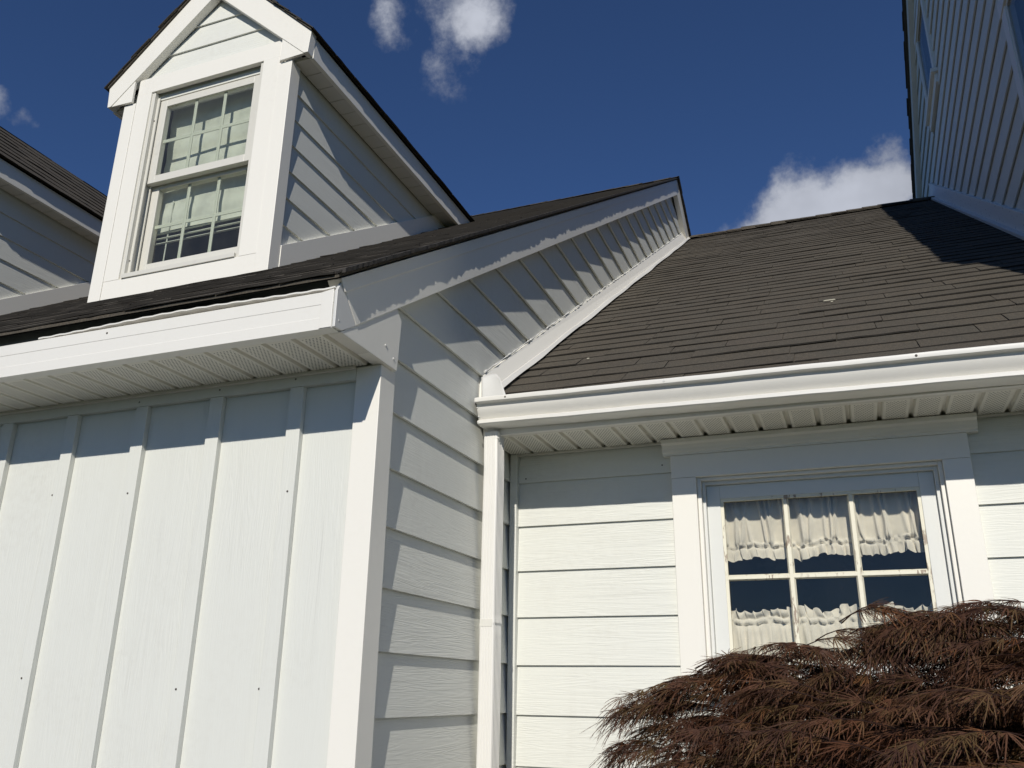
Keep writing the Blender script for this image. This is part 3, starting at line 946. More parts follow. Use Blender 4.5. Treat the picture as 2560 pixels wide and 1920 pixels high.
part('frame', MB().box(-0.529, -0.5145, YB - 0.006, YB + 0.05, 0.018, 0.7794).box(0.3045, 0.319, YB - 0.006, YB + 0.05, 0.018, 0.7794).box(-0.5145, 0.3045, YB - 0.006, YB + 0.05, 0.768, 0.7794), trim_m, w2, bevel=0.002)
part('frame', MB().box(-0.514, -0.5025, YB + 0.016, YB + 0.07, 0.020, 0.7675).box(0.2905, 0.304, YB + 0.016, YB + 0.07, 0.020, 0.7675).box(-0.5025, 0.2905, YB + 0.016, YB + 0.07, 0.7555, 0.7675), sash_m, w2, bevel=0.0015)
sx0, sx1, sz0, sz1 = -0.502, 0.290, 0.036, 0.755
gx0, gx1, gz0, gz1 = -0.452, 0.240, 0.108, 0.7025
ysh = YB + 0.036
part('sash', MB().box(sx0, gx0, ysh, ysh + 0.036, sz0, sz1).box(gx1, sx1, ysh, ysh + 0.036, sz0, sz1).box(gx0, gx1, ysh, ysh + 0.036, gz1, sz1).box(gx0, gx1, ysh, ysh + 0.036, sz0, gz0), sash_m, w2, bevel=0.002)
b_ = 0.011
part('glazing_bead', MB().box(gx0, gx0 + b_, ysh + 0.004, ysh + 0.016, gz0, gz1).box(gx1 - b_, gx1, ysh + 0.004, ysh + 0.016, gz0, gz1).box(gx0 + b_, gx1 - b_, ysh + 0.004, ysh + 0.016, gz1 - b_, gz1).box(gx0 + b_, gx1 - b_, ysh + 0.004, ysh + 0.016, gz0, gz0 + b_), muntin_m, w2)
mx = [gx0 + b_, -0.2180, 0.0096, gx1 - b_]
mzc = 0.4085
for xx in mx[1:3]:
    part('muntin', MB().prism('z', [(xx - 0.012, ysh + 0.018), (xx - 0.0065, ysh + 0.007), (xx + 0.0065, ysh + 0.007), (xx + 0.012, ysh + 0.018)], gz0 + b_, gz1 - b_), muntin_m, w2)
for a in range(3):
    part('muntin', MB().prism('x', [(ysh + 0.018, mzc - 0.011), (ysh + 0.0075, mzc - 0.006), (ysh + 0.0075, mzc + 0.006), (ysh + 0.018, mzc + 0.011)], mx[a] + (0.0068 if a else 0), mx[a + 1] - (0.0068 if a < 2 else 0)), muntin_m, w2)
    for (p0, p1) in ((gz0 + b_, mzc), (mzc, gz1 - b_)):
        part('pane', MB().box(mx[a], mx[a + 1], ysh + 0.0185, ysh + 0.0215, p0, p1), glass_m, w2)
# dark room behind the window
part('interior_or_shade_slab', MB().box(-1.2, -1.19, YB + 0.101, 6.2, -1.59, 0.92).box(1.0, 1.01, YB + 0.101, 6.2, -1.59, 0.92).box(-1.2, 1.01, 6.2, 6.22, -1.59, 0.92)
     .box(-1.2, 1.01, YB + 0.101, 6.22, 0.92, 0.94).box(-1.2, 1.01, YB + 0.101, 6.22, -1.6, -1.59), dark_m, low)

# eave: fascia, soffit, gutter, downspout
part('fascia', MB().box(-1.2855, -0.640, 2.984, 3.004, 0.9285, 1.060).box(-0.6395, 1.095, 2.9835, 3.004, 0.9290, 1.060), alu_m, low, bevel=0.001)
so2 = part('soffit', MB().box(-1.285, 1.095, 3.0045, YB + 0.01, 0.946, 0.952), plain_soffit_m, low)
part('soffit_edge', MB().box(-1.285, 1.095, 3.0042, 3.024, 0.9295, 0.9380), plain_soffit_m, so2)
sm2 = soffit_mesh(YB - 3.0245 - 0.0005)
for i in range(23):
    piece('soffit_panel', sm2, (-1.284 + 0.1021 * i, 3.0243, 0.9305), so2)
for xa_, xb_ in ((-1.2565, -0.652), (0.446, 1.095)):
    part('channel_strip', MB().box(xa_, xb_, YB - 0.016, YB - 0.004, 0.9225, 0.9298), plain_soffit_m, so2)

GS = 0.0105                                              # the gutter runs out of level by this much per metre
prof = [(2.9830, 1.0620), (2.9830, 0.9520), (2.9080, 0.9520), (2.9045, 0.9535), (2.9000, 0.9555), (2.8995, 0.9665), (2.9030, 0.9690),
        (2.9180, 0.9703), (2.9195, 0.9740), (2.9110, 0.9815), (2.9010, 0.9940), (2.8945, 1.0050), (2.8905, 1.0150), (2.8890, 1.0225), (2.8865, 1.0270),
        (2.8810, 1.0287), (2.8700, 1.0290), (2.8665, 1.0310), (2.8655, 1.0350), (2.8655, 1.0440), (2.8675, 1.0465), (2.8760, 1.0475), (2.8780, 1.0440), (2.8780, 1.0380)]


def gutter_sheet(x0, x1, n, off):
    mb = MB()
    m = len(prof)
    pr = np.array(prof)
    d = np.gradient(pr, axis=0); nn = np.stack([-d[:, 1], d[:, 0]], 1); nn /= np.linalg.norm(nn, axis=1)[:, None]
    inner = pr + nn * off
    ring = list(map(tuple, pr)) + list(map(tuple, inner[::-1]))
    R = len(ring)
    for i in range(n + 1):
        x = x0 + (x1 - x0) * i / n
        w = 0.0006 * math.sin(i * 0.5) + 0.0004 * math.sin(i * 1.3)
        for (y, z) in ring:
            mb.v.append((x, y + w * 0.7, z + w - GS * (x + 1.27)))
    for i in range(n):
        for k_ in range(R):
            a = i * R + k_; b = i * R + (k_ + 1) % R
            mb.f.append((a, b, b + R, a + R))
    for e in (0, n):
        for k_ in range(m - 1):
            mb.f.append((e * R + k_, e * R + k_ + 1, e * R + R - 2 - k_, e * R + R - 1 - k_))
    return mb


gut = part('gutter', gutter_sheet(-1.270, 1.09, 60, 0.0012), alu_m, low, smooth=True)
gut.data.set_sharp_from_angle(angle=math.radians(38))
endp = [(2.9830, 1.0450), (2.9830, 0.9515), (2.9080, 0.9515), (2.8990, 0.9550), (2.8985, 0.9670), (2.9125, 0.9705), (2.9075, 0.9830), (2.8935, 1.0050), (2.8880, 1.0280), (2.8660, 1.0310), (2.8650, 1.0460)]
part('end_cap', MB().prism('x', endp, -1.2735, -1.2708), alu_m, gut, bevel=0.0006)
for (x, r) in ((-1.149, 0.0042), (-0.554, 0.0058), (0.251, 0.0052)):
    z = 1.0385 - GS * (x + 1.27)
    part('screw', MB().tube([(x, 2.8630, z), (x, 2.8660, z)], [r * 0.75, r], 8), screw_m if r > 0.0055 else nail_m, gut)
for (z, y) in ((1.015, 2.8895), (0.985, 2.906), (0.961, 2.8985)):
    part('rivet', MB().tube([(-1.2712, y - 0.0015, z), (-1.2712, y + 0.004, z)], 0.003, 8), screw_m, gut)

# corrugated downspout hanging from the outlet
DX0, DX1, DY0, DY1 = -1.272, -1.213, 2.957, 3.032


def corr(a, b, n, amp, fixed, vary, sgn):
    out = []
    for i in range(n):
        t0 = a + (b - a) * i / n; w = (b - a) / n
        for (f_, o_) in ((0.0, 0.0), (0.28, 0.0), (0.42, 1.0), (0.72, 1.0), (0.86, 0.0)):
            p = t0 + w * f_
            q = fixed + sgn * amp * o_
            out.append((p, q) if vary == 'x' else (q, p))
    return out


ring = []
r_ = 0.008
ring += corr(DX0 + r_, DX1 - r_, 4, 0.0012, DY0, 'x', 1)
ring += [(DX1 - r_ * 0.4, DY0 + r_ * 0.25), (DX1, DY0 + r_)]
ring += corr(DY0 + r_, DY1 - r_, 5, 0.0055, DX1, 'y', -1)
ring += [(DX1, DY1 - r_), (DX1 - r_, DY1)]
ring += corr(DX1 - r_, DX0 + r_, 4, 0.0015, DY1, 'x', -1)
ring += [(DX0 + r_, DY1), (DX0, DY1 - r_)]
ring += corr(DY1 - r_, DY0 + r_, 5, 0.003, DX0, 'y', 1)
ring += [(DX0, DY0 + r_), (DX0 + r_ * 0.4, DY0 + r_ * 0.25)]
mb = MB()
zs_ = [-1.45, -1.0, -0.5, 0.0, 0.2, 0.226, 0.234, 0.26, 0.5, 0.8, 0.905, 0.936]
for zi, z in enumerate(zs_):
    g_ = 1.0 + (0.004 if 0.2 < z < 0.25 else 0) + (0.035 if z > 0.93 else 0)
    cx, cy = (DX0 + DX1) / 2, (DY0 + DY1) / 2
    mb.v += [(cx + (p[0] - cx) * g_ + 0.0012 * math.sin(zi * 2.3), cy + (p[1] - cy) * g_, z) for p in ring]
n_ = len(ring)
for i in range(len(zs_) - 1):
    for k_ in range(n_):
        mb.f.append((i * n_ + k_, i * n_ + (k_ + 1) % n_, (i + 1) * n_ + (k_ + 1) % n_, (i + 1) * n_ + k_))
ds = part('downspout', mb, alu_m, low)
ocx, ocy = (DX0 + DX1) / 2, 2.9905
part('outlet', MB().tube([(ocx, ocy, 0.900), (ocx, ocy, 0.944), (ocx, ocy, 0.951)], [0.0235, 0.0235, 0.028], 20), dull_alu_m, ds)
part('seam_tape', MB().prism('z', [(DX0 + 0.004, DY0 - 0.0008), (DX1 - 0.008, DY0 - 0.0008), (DX1 - 0.008, DY0 + 0.004), (DX0 + 0.004, DY0 + 0.004)], 0.219, 0.244), paint('grime', (0.67, 0.655, 0.605), 0.6, None, dirt=0.5), ds)
part('screw', MB().tube([(DX1 - 0.004, DY0 + 0.006, 0.91), (DX1 + 0.004, DY0 + 0.004, 0.91)], 0.0035, 8), screw_m, ds)

# low roof: deck, the shingles one by one as far as they can be told apart, the rest joined
ang2 = math.atan(K2)
lr = part('roof', MB().prism('x', [(2.925, zc(2.925) - 0.030), (2.925, zc(2.925) - 0.012), (RIDGE2_Y, zc(RIDGE2_Y) - 0.012), (13.6, zc(RIDGE2_Y) - 0.012 - K2 * (13.6 - RIDGE2_Y)), (13.6, zc(RIDGE2_Y) - 0.04 - K2 * (13.6 - RIDGE2_Y)), (RIDGE2_Y, zc(RIDGE2_Y) - 0.045)], -1.40, 1.30), shingles_m, low)
part('drip_edge', MB().box(-1.284, 1.095, 2.9215, 2.9245, zc(2.925) - 0.045, zc(2.925) - 0.010), drip_m, low)
WIDTHS = [0.22, 0.28, 0.34, 0.40, 0.46, 0.54, 0.62]
e3 = 0.132
VAR = {}
for w in WIDTHS:
    for q in range(4):
        v, f = tab_mesh(w, e3 * 1.32, [0.0032, 0.0038, 0.0046, 0.0056][q], [0.0, 0.0008, 0.0, 0.0018][q], w * 100 + q)
        VAR[(w, q)] = new_mesh('shingle', v, f, shingle_m, recalc=False)
        edge_slots(VAR[(w, q)])
U3 = Vector((1, 0, 0)); V3 = Vector((0, math.cos(ang2), math.sin(ang2))); N3 = Vector((0, -math.sin(ang2), math.cos(ang2)))
O3 = Vector((0, 2.912, zc(2.912) - 0.012))
r3 = random.Random(21)
total = int((RIDGE2_Y - 2.912) / math.cos(ang2) / e3)
count = 0
late_rows = []
for i in range(total + 1):
    u = -1.33 - r3.uniform(0, 0.25)
    late = []
    ph, am = r3.uniform(0, 6), r3.uniform(0.001, 0.004)
    while u < 1.13:
        w = r3.choice(WIDTHS)
        v0 = i * e3 + am * math.sin(u * 2.2 + ph) + r3.uniform(-0.0022, 0.0022)
        if count < 300 and u + w > -1.29:
            p = O3 + U3 * u + V3 * v0 + N3 * r3.uniform(-0.0006, 0.0012)
            piece('shingle', VAR[(w, r3.randrange(4))], (p.x, p.y, p.z), lr, (ang2, 0, r3.uniform(-0.006, 0.006)))
            count += 1
        else:
            late.append((u, w))
        u += w + 0.003
    if late: late_rows.append((i * e3, late, e3 * 1.32 if i < total else e3 * 0.8))
shingle_stuff('shingles', lr, late_rows, O3, U3, V3, N3, 0.004)
mb = MB()
x = -1.30
while x < 1.12:
    h = 0.022 + r3.uniform(0, 0.012)
    for s in (-1, 1):
        zr_ = zc(RIDGE2_Y)
        mb.hexa([(x, RIDGE2_Y, zr_ + h), (x + 0.30, RIDGE2_Y, zr_ + h - 0.010), (x + 0.30, RIDGE2_Y + s * 0.14, zr_ + h - 0.095), (x, RIDGE2_Y + s * 0.14, zr_ + h - 0.088),
                 (x, RIDGE2_Y, zr_ + h - 0.012), (x + 0.30, RIDGE2_Y, zr_ + h - 0.020), (x + 0.30, RIDGE2_Y + s * 0.14, zr_ + h - 0.107), (x, RIDGE2_Y + s * 0.14, zr_ + h - 0.100)])
    x += 0.145
part('ridge_cap', mb, shingles_m, lr, kind='stuff')
# paint chips and droppings lying on the shingles
for (x, y) in ((0.02, 3.97), (0.03, 3.93), (-0.98, 3.40)):
    w, d = random.uniform(0.003, 0.007), random.uniform(0.002, 0.005)
    if y == 3.97: w, d = 0.026, 0.005
    z = zc(y) + 0.004
    part('paint_chip', MB().hexa([(x - w, y - d, z - d * K2 + .001), (x + w, y - d * .6, z - d * .6 * K2 + .001), (x + w * .8, y + d, z + d * K2 + .001), (x - w * .7, y + d, z + d * K2 + .001),
                                  (x - w, y - d, z - d * K2 + .004), (x + w, y - d * .6, z - d * .6 * K2 + .004), (x + w * .8, y + d, z + d * K2 + .004), (x - w * .7, y + d, z + d * K2 + .004)]), chip_m, lr)


# ------------------------------------------------------------------ curtains
def curtain_rows(name, zrows, yc, label, seed, xa=-0.470, xb=0.262):
    """zrows: list of (z, pleat depth, ruffle depth, edge wobble); gathered cloth with soft uneven folds"""
    r = random.Random(seed)
    n = 520
    # fold positions: unevenly spaced crests with their own width, height and slant
    folds = []
    x = xa - 0.02
    while x < xb + 0.02:
        folds.append((x, r.uniform(0.0045, 0.0105), r.uniform(0.45, 1.0), r.uniform(-0.16, 0.16)))
        x += r.choice([0.013, 0.016, 0.02, 0.026, 0.036])
    frills = []
    x = xa - 0.02
    while x < xb + 0.02:
        frills.append((x, r.uniform(0.0035, 0.008), r.choice([-1.2, -0.8, 0.8, 1.2]), r.uniform(-1, 1)))
        x += r.uniform(0.006, 0.020)
    pw = [(r.uniform(14, 70), r.uniform(0, 6), r.uniform(.3, 1)) for _ in range(6)] + [(r.uniform(140, 330), r.uniform(0, 6), r.uniform(.3, .7)) for _ in range(4)]
    xs = np.linspace(xa, xb, n + 1)
    E = sum(a * np.sin(xs * f + p) for f, p, a in pw) / 3.0
    ztop = zrows[0][0]
    sag = 0.0030 * np.sin(xs * 21 + seed) + 0.0022 * np.sin(xs * 47 + 2 * seed) + 0.0022 * np.sin(xs * 131 + seed)
    puff = np.zeros_like(xs)
    for c in np.cumsum([r.uniform(0.014, 0.040) for _ in range(34)]) + xa - 0.02:
        puff = np.maximum(puff, r.uniform(0.4, 1.25) * np.exp(-((xs - c) / r.uniform(0.006, 0.012)) ** 2))
    grid = []
    for (z, pa, ra, ew, off) in zrows:
        P = np.zeros_like(xs)
        for (c, w, h, sl) in folds:
            P = np.maximum(P, h * np.exp(-((xs - c - sl * (ztop - z)) / w) ** 2))
        F = np.zeros_like(xs)
        for (c, w, h, sl) in frills:
            F += h * np.exp(-((xs - c - sl * 0.3 * (ztop - z)) / w) ** 2)
        y = yc - off * puff - pa * P - ra * np.clip(F, -1.3, 1.3)
        grid.append(np.stack([xs + ra * 0.35 * np.sin(xs * 210 + z * 60), y, z + ew * E + 0.010 * (xs - xa) + (sag if (off or ew) else 0 * sag)], 1))
    mb = MB()
    for side in (0, 1):
        for g in grid:
            mb.v += [(p[0], p[1] + 0.0007 * side, p[2]) for p in g.tolist()]
    m = len(zrows); S = (n + 1) * m
    for j in range(m - 1):
        for i in range(n):
            a = j * (n + 1) + i
            mb.f.append((a, a + 1, a + n + 2, a + n + 1)); mb.f.append((S + a, S + a + n + 1, S + a + n + 2, S + a + 1))
    return solo(name, mb, curtain_m, label, 'curtain', (-0.1, yc, ZC + zrows[-1][0]), recalc=False, smooth=True)


YC = YB + 0.112
val = [(0.755 - 0.02 * i, 0.015 + 0.0018 * i, 0.0005, 0.0, 0.0) for i in range(11)]
val += [(0.546, 0.032, 0.001, 0.0, 0.0), (0.538, 0.028, 0.002, 0.002, 0.002), (0.5345, 0.014, 0.008, 0.004, 0.013), (0.530, 0.012, 0.009, 0.004, 0.016), (0.525, 0.010, 0.006, 0.002, 0.012),
        (0.521, 0.007, 0.001, 0.001, -0.002), (0.518, 0.007, 0.001, 0.001, -0.002), (0.515, 0.009, 0.006, 0.001, 0.010), (0.508, 0.010, 0.009, 0.002, 0.015), (0.498, 0.012, 0.009, 0.003, 0.016), (0.487, 0.013, 0.009, 0.005, 0.015), (0.478, 0.014, 0.009, 0.007, 0.014)]
curtain_rows('valance_curtain', val, YC, 'cream gathered valance with ruffled hem across the top of the six pane window', 3)
caf = [(0.296, 0.008, 0.014, 0.014, 0.006), (0.289, 0.008, 0.014, 0.010, 0.008), (0.280, 0.007, 0.011, 0.005, 0.006), (0.271, 0.005, 0.005, 0.001, 0.0), (0.267, 0.003, 0.001, 0.0005, -0.003), (0.264, 0.003, 0.001, 0.0005, -0.003), (0.262, 0.006, 0.005, 0.001, 0.010),
       (0.256, 0.008, 0.006, 0.001, 0.013), (0.249, 0.006, 0.005, 0.001, 0.010), (0.246, 0.003, 0.001, 0.0005, -0.004), (0.242, 0.004, 0.001, 0.0, -0.003), (0.236, 0.010, 0.001, 0.0, 0.002)]
caf += [(0.218 - 0.03 * i, 0.022 + 0.0012 * i, 0.0005, 0, 0.0) for i in range(8)]
curtain_rows('cafe_curtain', caf, YC, 'cream cafe curtain with frilled heading across the lower half of the six pane window', 8)
# rods
for z, nm, lb in ((0.747, 'curtain_rod', 'white rod carrying the ruffled valance'), (0.253, 'curtain_rod', 'white rod through the heading of the cafe curtain')):
    solo(nm, MB().tube([(-0.52, YC + 0.008, z), (0.31, YC + 0.008, z + 0.006)], 0.003, 10), trim_m, lb, 'rod', (-0.1, YC + 0.006, ZC + z))

# ================================================================== TALL WING
tall = root('tall_wing', 'tall white lap sided gable wing in shade rising beside the low roof', 'building', (3.5, 7.4, 0))
XE = 1.06
PK = 7.438


def zr(y): return 3.885 + 0.6505 * (y - 3.172) if y <= PK else 6.660 - 0.71 * (y - PK)


FY = 2.76
EY = 2.495
BY = 12.4
core = [(FY, -1.6), (BY - .3, -1.6), (BY - .3, zr(BY - .3) - 0.1), (PK, zr(PK) - 0.06), (FY, zr(FY) - 0.1)]
tw = part('side_wall', MB().prism('x', core, XW + 0.062, XW + 0.16), siding_m, tall)
WINS = [(7.03, 7.79, 5.04, 6.00), (3.45, 4.60, 2.45, 3.66)]
k = -20
while True:
    z0 = 3.470 + 0.1795 * k
    z1 = z0 + 0.2
    k += 1
    if z0 > 6.35: break
    if z0 < 0.6: continue
    def yn(z): return max(FY + 0.09, 3.172 + (z + 0.13 - 3.885) / 0.6505 - 0.08)
    def yf(z): return min(BY - 0.4, PK + (6.660 - 0.13 - z) / 0.71 + 0.08)
    cuts = [(yn(z0), yf(z0), yn(z1), yf(z1))]
    for (a, b, c, d) in WINS:
        nc = []
        for (p, q, r, s) in cuts:
            if z1 - 0.03 > c and z0 < d and p < a < q:
                nc += [(p, a, r, a), (b, q, b, s)]
            else: nc.append((p, q, r, s))
        cuts = nc
    for (p, q, r, s) in cuts:
        if q - p > 0.05 and s - r > 0.02:
            part('siding_board', lap(p, q, r, s, z0, z1, XW, 'x', -1), siding_m, tw)
part('corner_board', MB().box(XW - 0.02, XW + 0.03, FY - 0.02, FY + 0.0895, -1.6, zr(FY) - 0.02), trim_m, tall, bevel=0.002)
part('front_wall', MB().box(XW + 0.031, 8.0, FY - 0.01, FY + 0.12, -1.6, zr(FY) - 0.05), siding_m, tall)
part('rear_wall', MB().box(XW + 0.031, 8.0, BY - 0.42, BY - 0.3, -1.6, zr(BY) - 0.05), siding_m, tall)
for wi, (a, b, c, d) in enumerate(WINS):
    tr = 0.075 if wi == 0 else 0.095
    w = part('window', MB().box(XW - 0.016, XW + 0.02, a, a + tr, c, d - tr), trim_m, tall, bevel=0.002)
    part('casing', MB().box(XW - 0.016, XW + 0.02, b - tr, b, c, d - tr), trim_m, w, bevel=0.002)
    part('head_casing', MB().box(XW - 0.022, XW + 0.02, a - 0.02, b + 0.02, d - tr + 0.0005, d), trim_m, w, bevel=0.002)
    part('sill', MB().box(XW - 0.045, XW + 0.02, a - 0.03, b + 0.03, c - 0.002, c + 0.034).box(XW - 0.016, XW + 0.02, a, b, c - 0.09, c - 0.0025), trim_m, w, bevel=0.002)
    part('sash', MB().box(XW - 0.008, XW + 0.03, a + tr + .0005, a + tr + 0.022, c + 0.035, d - tr).box(XW - 0.008, XW + 0.03, b - tr - 0.022, b - tr - .0005, c + 0.035, d - tr)
         .box(XW - 0.008, XW + 0.03, a + tr + .022, b - tr - .022, c + 0.035, c + 0.060).box(XW - 0.008, XW + 0.03, a + tr + .022, b - tr - .022, d - tr - 0.022, d - tr), sash_m, w)
    part('pane', MB().box(XW - 0.003, XW, a + tr + 0.0222, b - tr - 0.0222, c + 0.0602, d - tr - 0.0222), glass_m, w)
    part('interior_or_shade_slab', MB().box(XW + 0.0415, XW + 0.0615, a + 0.01, b - 0.01, c + 0.01, d - 0.01), room_shade_m, w)  # thin black slab: the room's darkness is painted, no room is built
# rakes, roof
rk = [(EY, zr(EY) - 0.01), (PK, zr(PK) - 0.01), (BY, zr(BY) - 0.01), (BY, zr(BY) - 0.16), (PK, zr(PK) - 0.17), (EY + 0.06, zr(EY + 0.06) - 0.16)]
part('rake_board', MB().prism('x', rk, XE, XW + 0.03), trim_m, tall, bevel=0.002)
rf = [(EY - 0.03, zr(EY - 0.03) - 0.009), (PK, zr(PK) - 0.009), (BY + 0.03, zr(BY + .03) - 0.009), (BY + 0.03, zr(BY + .03) + 0.018), (PK, zr(PK) + 0.022), (EY - 0.03, zr(EY - .03) + 0.018)]
tr_ = part('roof', MB().prism('x', rf, XE - 0.022, 8.3), shingles_m, tall)
rows_e = MB()
for sgn, y0, y1 in ((1, EY - 0.03, PK), (-1, BY + 0.03, PK)):
    n_ = int(abs(y1 - y0) / 0.12)
    for i in range(n_):
        y = y0 + sgn * 0.12 * i
        yy = y + sgn * 0.16
        xj = XE - 0.03 + rr.uniform(-0.010, 0.010)
        a, b = (y, yy)
        za, zb = zr(a) + 0.019, zr(min(max(b, EY), BY)) + 0.019
        rows_e.hexa([(xj, a, za + 0.006), (8.3, a, za + 0.006), (8.3, b, zb), (xj, b, zb), (xj, a, za + 0.015), (8.3, a, za + 0.015), (8.3, b, zb + 0.002), (xj, b, zb + 0.002)])
part('shingles', rows_e, shingles_m, tr_, kind='stuff')
part('eave_fascia', MB().box(XE, 8.2, EY - 0.02, EY, zr(EY) - 0.17, zr(EY) - 0.012), trim_m, tall)
part('eave_soffit', MB().box(XE, 8.2, EY, FY + 0.05, zr(EY) - 0.17, zr(EY) - 0.155), plain_soffit_m, tall)
# step flashing up the low roof
fl, T = material('speckled_flashing')
oc = T.n('ShaderNodeTexCoord').outputs['Object']
vo = T.n('ShaderNodeTexVoronoi', {'Vector': oc, 'Scale': 34.0, 'Randomness': 0.55}).outputs['Distance']
c = T.mix(T.smooth(vo, 0.22, 0.30, 1, 0), (0.74, 0.74, 0.73), (0.30, 0.30, 0.30))
finish(T, T.n('ShaderNodeBsdfPrincipled', {'Base Color': c, 'Roughness': 0.5}).outputs[0])
y0, y1 = 3.0, RIDGE2_Y + 0.15
fs = part('step_flashing', MB().prism('x', [(y0, zc(y0) - 0.004), (y1, zc(y1) - 0.004), (y1, zc(y1) + 0.155), (y0, zc(y0) + 0.150)], XW - 0.020, XW + 0.02), fl, tall, bevel=0.0015)
part('flashing_foot', MB().prism('x', [(y0, zc(y0) - 0.003), (RIDGE2_Y, zc(RIDGE2_Y) - 0.003), (RIDGE2_Y, zc(RIDGE2_Y) + 0.022), (y0, zc(y0) + 0.022)], XW - 0.055, XW - 0.0205), dull_alu_m, fs, bevel=0.002)

# ================================================================== LACELEAF MAPLE
maple = root('laceleaf_maple', 'reddish brown laceleaf maple spreading in front of the curtained window', 'tree', (0.62, 2.25, 0.012))
rm = random.Random(42)


def leaf_shape(seed, size):
    """one laceleaf: seven long thin lobes, each cut into narrow side teeth, drooping; stalk at origin, leaf runs along +x, up is +z"""
    r = random.Random(seed)
    v, f = [], []
    v.append((0, 0, 0))
    nl = 7
    for q in range(nl):
        t = (q - (nl - 1) / 2) / ((nl - 1) / 2)
        ang = t * 0.95 + r.uniform(-0.07, 0.07)
        L = size * (1.0 - 0.42 * abs(t) ** 1.3) * r.uniform(0.86, 1.1)
        droop = r.uniform(0.0, 0.50)
        bend = r.uniform(-0.25, 0.25) - 0.25 * t
        ca, sa = math.cos(ang), math.sin(ang)
        def P(l, w):
            w = w + bend * l * l / L * 0.5
            z = -droop * l * l / L * 0.8 - abs(w) * 0.12
            return (l * ca - w * sa, l * sa + w * ca, z)
        st = 6
        base = len(v)
        for i in range(1, st + 1):
            l = L * i / st
            hw = (0.0008 + 0.0004 * (seed % 2)) * (1 - 0.7 * i / st) + 0.0004
            if i == st: hw = 0.0002
            v.append(P(l, hw)); v.append(P(l, -hw))
        f.append((0, base + 1, base))
        for i in range(st - 1):
            a = base + 2 * i
            f.append((a, a + 1, a + 3, a + 2))
        for i in range(1, st):
            l = L * (i + 0.1) / st
            tl = L * 0.19 * (1 - 0.5 * i / st) * r.uniform(0.7, 1.25)
            for s in (1, -1):
                b = len(v)
                v.append(P(l - 0.0011, s * 0.0005)); v.append(P(l + 0.0011, s * 0.0005)); v.append(P(l + tl * 0.92, s * tl * 0.36))
                f.append((b, b + 1, b + 2))
    return np.array(v), f


LV = [leaf_shape(100 + q, 0.072 + 0.014 * (q % 3)) for q in range(10)]
LEAF_ME = [new_mesh('leaf', v, f, leaf_m, recalc=False) for v, f in LV]


def frame_of(d, upv):
    x = d.normalized()
    y = upv.cross(x)
    if y.length < 1e-3: y = Vector((0, 1, 0)).cross(x)
    y.normalize()
    z = x.cross(y)
    return Matrix((x, y, z)).transposed()


# outline of the crown: height of its upper surface along x (from the eye), and a rounded front
SIL = [(-0.72, -0.22), (-0.66, -0.13), (-0.58, -0.01), (-0.47, 0.05), (-0.36, 0.095), (-0.28, 0.105), (-0.20, 0.072), (-0.10, 0.098), (0.0, 0.140), (0.10, 0.178), (0.17, 0.200), (0.24, 0.202), (0.30, 0.175), (0.36, 0.205), (0.5, 0.20), (0.7, 0.19), (0.9, 0.15), (1.05, 0.05)]


def crown_top(x):
    xs_ = [p[0] for p in SIL]; zs2 = [p[1] for p in SIL]
    return float(np.interp(x, xs_, zs2))


twigs = []
YM = 2.42
centre = Vector((0.62, 2.25, -0.45))
for q in range(380):
    x = rm.uniform(-0.60, 0.80)
    y = YM + rm.gauss(0, 0.16) if q % 3 == 0 else rm.uniform(1.62, 2.72)
    y = min(max(y, 1.60), 2.80)
    yoff = (y - YM) / (0.85 if y < YM else 0.42)
    top = crown_top(x * (YM / max(y, 2.2)) if x < 0.4 else x) * (y / YM if y > YM else 1.0) - 0.42 * yoff * yoff
    if y < YM: top -= 0.10 * (YM - y)
    if x < -0.38 and rm.random() < 0.5: continue
    depth = rm.random() ** 1.6 * 0.38
    tip = Vector((x, y, top - depth - 0.062))
    out = Vector((tip.x - centre.x, (tip.y - centre.y) * 1.2, 0))
    if out.length < 0.05: out = Vector((rm.uniform(-1, 1), -1, 0))
    out.normalize()
    out = (out + Vector((rm.uniform(-.5, .5), rm.uniform(-.5, .5), 0))).normalized()
    ln = rm.uniform(0.16, 0.30)
    arch = rm.uniform(0.25, 0.55)
    twigs.append((tip, out, ln, arch))
for q in range(520):                                     # inner growth that closes the crown
    x = rm.uniform(-0.46, 0.62); y = rm.uniform(2.30, 2.78)
    yoff = max(0.0, (y - YM) / 0.42)
    top = crown_top(x * (YM / max(y, 2.2)) if x < 0.4 else x) - 0.35 * yoff * yoff
    tip = Vector((x, y, top - rm.uniform(0.085, 0.40)))
    twigs.append((tip, Vector((rm.uniform(-1, 0.5), rm.uniform(-1, 0.4), 0)).normalized(), rm.uniform(0.16, 0.28), rm.uniform(0.2, 0.5)))
